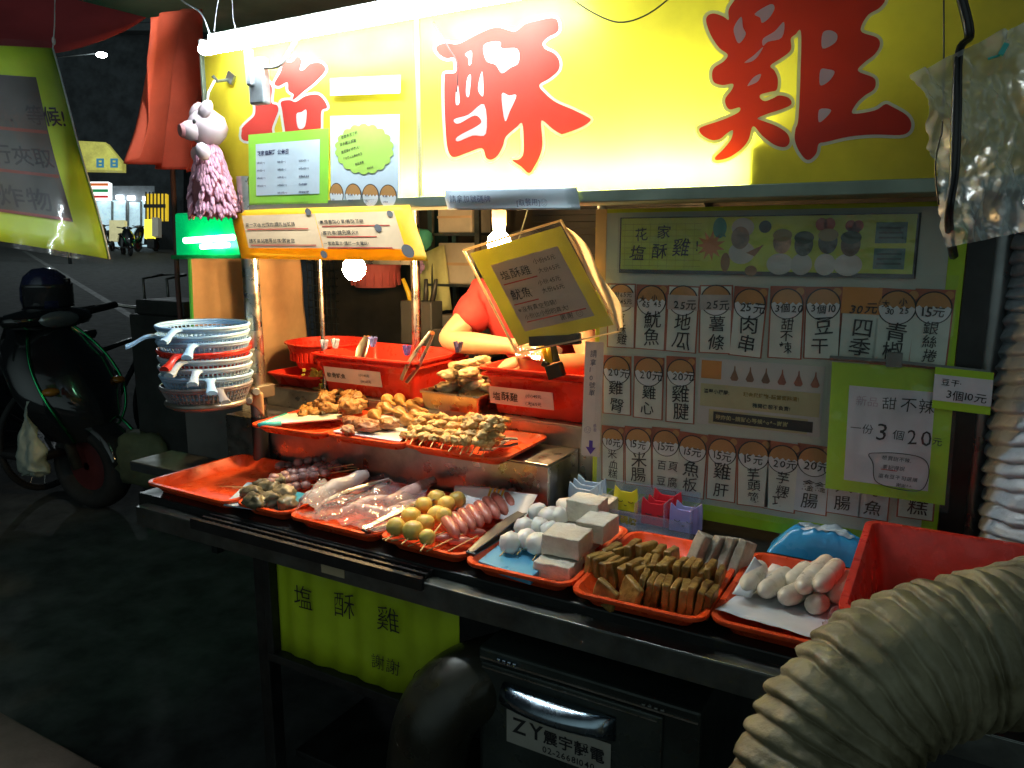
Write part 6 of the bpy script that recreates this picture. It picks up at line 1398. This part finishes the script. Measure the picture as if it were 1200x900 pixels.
b = MB(); f.rect(b, 0, 0, 1, 1, .001, .0008); lb = part('name_label', b, mat('aged_label', (.34, .33, .29), .5, 0, .15, 9), t)
b = MB(); f.text(b, 'ZY', .05, .62, .048, .02, .002, 0, shear=.2); f.text(b, '震宇靜電', .37, .60, .033, .02, .002, 0); f.text(b, '02-26681040', .36, .92, .0198, .012, .002, 0); part('lettering', b, inkk, lb, recalc=False)
# exhaust elbow into the side of the machine cabinet
t = thing('exhaust_elbow', 'dark curved exhaust pipe bending into the side of the machine cabinet', 'pipe', (-.90, 1.215, 0))
em = mat('sooty_pipe', (.022, .021, .014), .3, .2, .4, 5, .1, 30)
b = MB(); b.tube(spline([(-.905, 1.205, .0), (-.905, 1.205, .30), (-.90, 1.21, .42), (-.885, 1.235, .505), (-.85, 1.29, .545), (-.80, 1.37, .55)], 8), .088, 36); part('pipe', b, em, t, smooth=40)
b = MB(); b.ring((-.905, 1.205, .33), .089, .006, n=36, m=8); part('clamp', b, MATS['sooty_steel'], t, smooth=True)
# ------------------------------------------------------------------ big flexible hose in front, white duct behind
def duct(name, lab, pts, r, pitch, mt, deep=.12, n=40, cat='duct', k=14, wob=.0):
    S_ = spline(pts, k); L = [0]
    for a, b2 in zip(S_, S_[1:]): L.append(L[-1] + (b2 - a).length)
    N = int(L[-1] / pitch * 10); P = []; rr_ = []; j = 0
    for i in range(N + 1):
        s = L[-1] * i / N
        while j < len(L) - 2 and L[j + 1] < s: j += 1
        P.append(S_[j].lerp(S_[j + 1], (s - L[j]) / max(1e-9, L[j + 1] - L[j]))); ph = (s / pitch) % 1
        pf = (ph / .78) ** .55 if ph < .78 else math.cos((ph - .78) / .22 * math.pi / 2) ** .8; rr_.append(r * (1 - deep * (1 - pf) + wob * noise.noise(V((int(s / pitch) * 3.7, 0, 0)))))
    b = MB(); b.tube(P, rr_, n, cap=False)
    for v in b.bm.verts: v.co += V((noise.noise(v.co * 22), noise.noise(v.co * 22 + V((5, 0, 0))), noise.noise(v.co * 22 + V((0, 7, 0))))) * r * .045 + V((noise.noise(v.co * 70), noise.noise(v.co * 70 + V((5, 0, 0))), noise.noise(v.co * 70 + V((0, 7, 0))))) * r * .022
    return solo(name, lab, cat, b, mt, P[-1], smooth=True, solid=.002)
dp = .95
hose = mat('olive_hose_fabric', (.15, .13, .065), .58, 0, .4, 7, .5, 40, col2=(.30, .27, .17))
H_ = [pD(1480, 560, 1.25), pD(1330, 690, 1.05), pD(1200, 748, dp), pD(1110, 768, dp - .01), pD(1035, 800, dp - .02), pD(978, 862, dp - .03), pD(938, 960, dp - .05), pD(918, 1090, dp - .06)]
H_ += [V((H_[-1].x - .01, H_[-1].y - .02, .42)), V((H_[-1].x + .02, H_[-1].y + .0, .2)), V((H_[-1].x + .12, H_[-1].y + .02, .10)), V((H_[-1].x + .5, H_[-1].y + .02, .095))]
duct('flexible_hose', 'large olive ribbed exhaust hose curving across the near corner of the stall', H_, .0915, .0225, hose, .12, 72, wob=.05)
wd = mat('white_duct_film', (.50, .56, .62), .3, 0, .15, 7, .6, 24)
duct('flexible_duct', 'wrinkled white flexible duct standing behind the red bin at the near end', [pY(1282, 215, 1.95), pY(1276, 330, 1.95), pY(1266, 430, 1.92), pY(1256, 540, 1.88), pY(1250, 640, 1.85), pY(1248, 690, 1.84)], .155, .030, wd, .09, 48)
# clear plastic sheet at the top near corner and cables
tl, tr, br, bl = pD(1066, 88, 1.32), pD(1215, 18, 1.2), pD(1225, 268, 1.22), pD(1118, 290, 1.34)
b = MB()
def fn(u, v):
    p = tl.lerp(tr, u).lerp(bl.lerp(br, u), v).copy(); q = V((u * 4, v * 4, 2)); p += FWD * (.035 * noise.fractal(q, .8, 2, 4)); p += RGT * (.012 * math.sin(v * 5)); return p
b.grid(fn, 60, 70); solo('clear_sheet', 'crinkled translucent plastic sheet hanging at the near end of the sign', 'plastic sheet', b, film('dusty_film', (.68, .74, .74), .5, .2, 1.0, 7), tl, smooth=True)
b = MB(); s_ = spline([pD(1118, -30, 1.3), pD(1135, 38, 1.3), pD(1122, 60, 1.28), pD(1120, 130, 1.27), pD(1117, 200, 1.27), pD(1110, 255, 1.28), pD(1117, 300, 1.5)], 6); b.tube(s_, [.0055 + .002 * math.sin(k * .4) for k in range(len(s_))], 8); b.tube([p + V((.006, 0, .0)) for p in s_], .0035, 6); solo('black_cable', 'thick black cable hanging in front of the translucent sheet', 'cable', b, black, s_[0], smooth=True)
b = MB(); s_ = spline([pD(1106, -20, 1.32), pD(1106, 80, 1.32), pD(1104, 150, 1.31), pD(1101, 165, 1.31), pD(1096, 195, 1.31), pD(1100, 240, 1.32)], 6); b.tube(s_, .0014, 5); solo('thin_string', 'thin dark string hanging beside the thick black cable', 'string', b, black, s_[0], smooth=True)
q = pD(1176, 58, 1.22); b = MB(); b.box(q, (.008, .01, .018), R=RY(.4)); b.tube([q + V((-.004, 0, -.008)), q + V((-.02, 0, -.012))], .002, 5); solo('teal_clip', 'small teal clip on the translucent plastic sheet', 'clip', b, mat('teal_clip_plastic', (.02, .45, .42), .4), q)
# loose wires
for i, (pts, r, lab) in enumerate([([pY(508, 25, SY - .02), pY(525, 55, SY - .02), pY(536, 75, SY - .02), pY(535, 108, SY - .02)], .0016, 'thin black wire dangling over the middle sign character'), ([pY(660, -10, SY - .05), pY(690, 12, SY - .04), pY(725, 26, SY - .04), pY(760, 16, SY - .04), pY(800, -15, SY - .05)], .0016, 'thin black wire looping over the sign between two characters'), ([pY(190, -20, 1.62), pY(215, 2, 1.60), pY(235, 15, 1.58), pY(246, 40, 1.585)], .0022, 'pale wire curving down to the end of the tube lamp'), ([pY(262, -30, 1.62), pY(254, 10, 1.60), pY(251, 36, 1.585)], .0012, 'hair thin pale wire above the tube lamp socket'), ([pY(272, -10, 1.62), pY(273, 20, 1.60), pY(276, 32, 1.60)], .0012, 'hair thin pale wire right next to the lamp batten')]):
    b = MB(); s_ = spline(pts, 6); b.tube(s_, r, 6); solo('wire', lab, 'wire', b, black if i < 2 else mat('pale_wire', (.4, .42, .44), .5), s_[0], smooth=True)
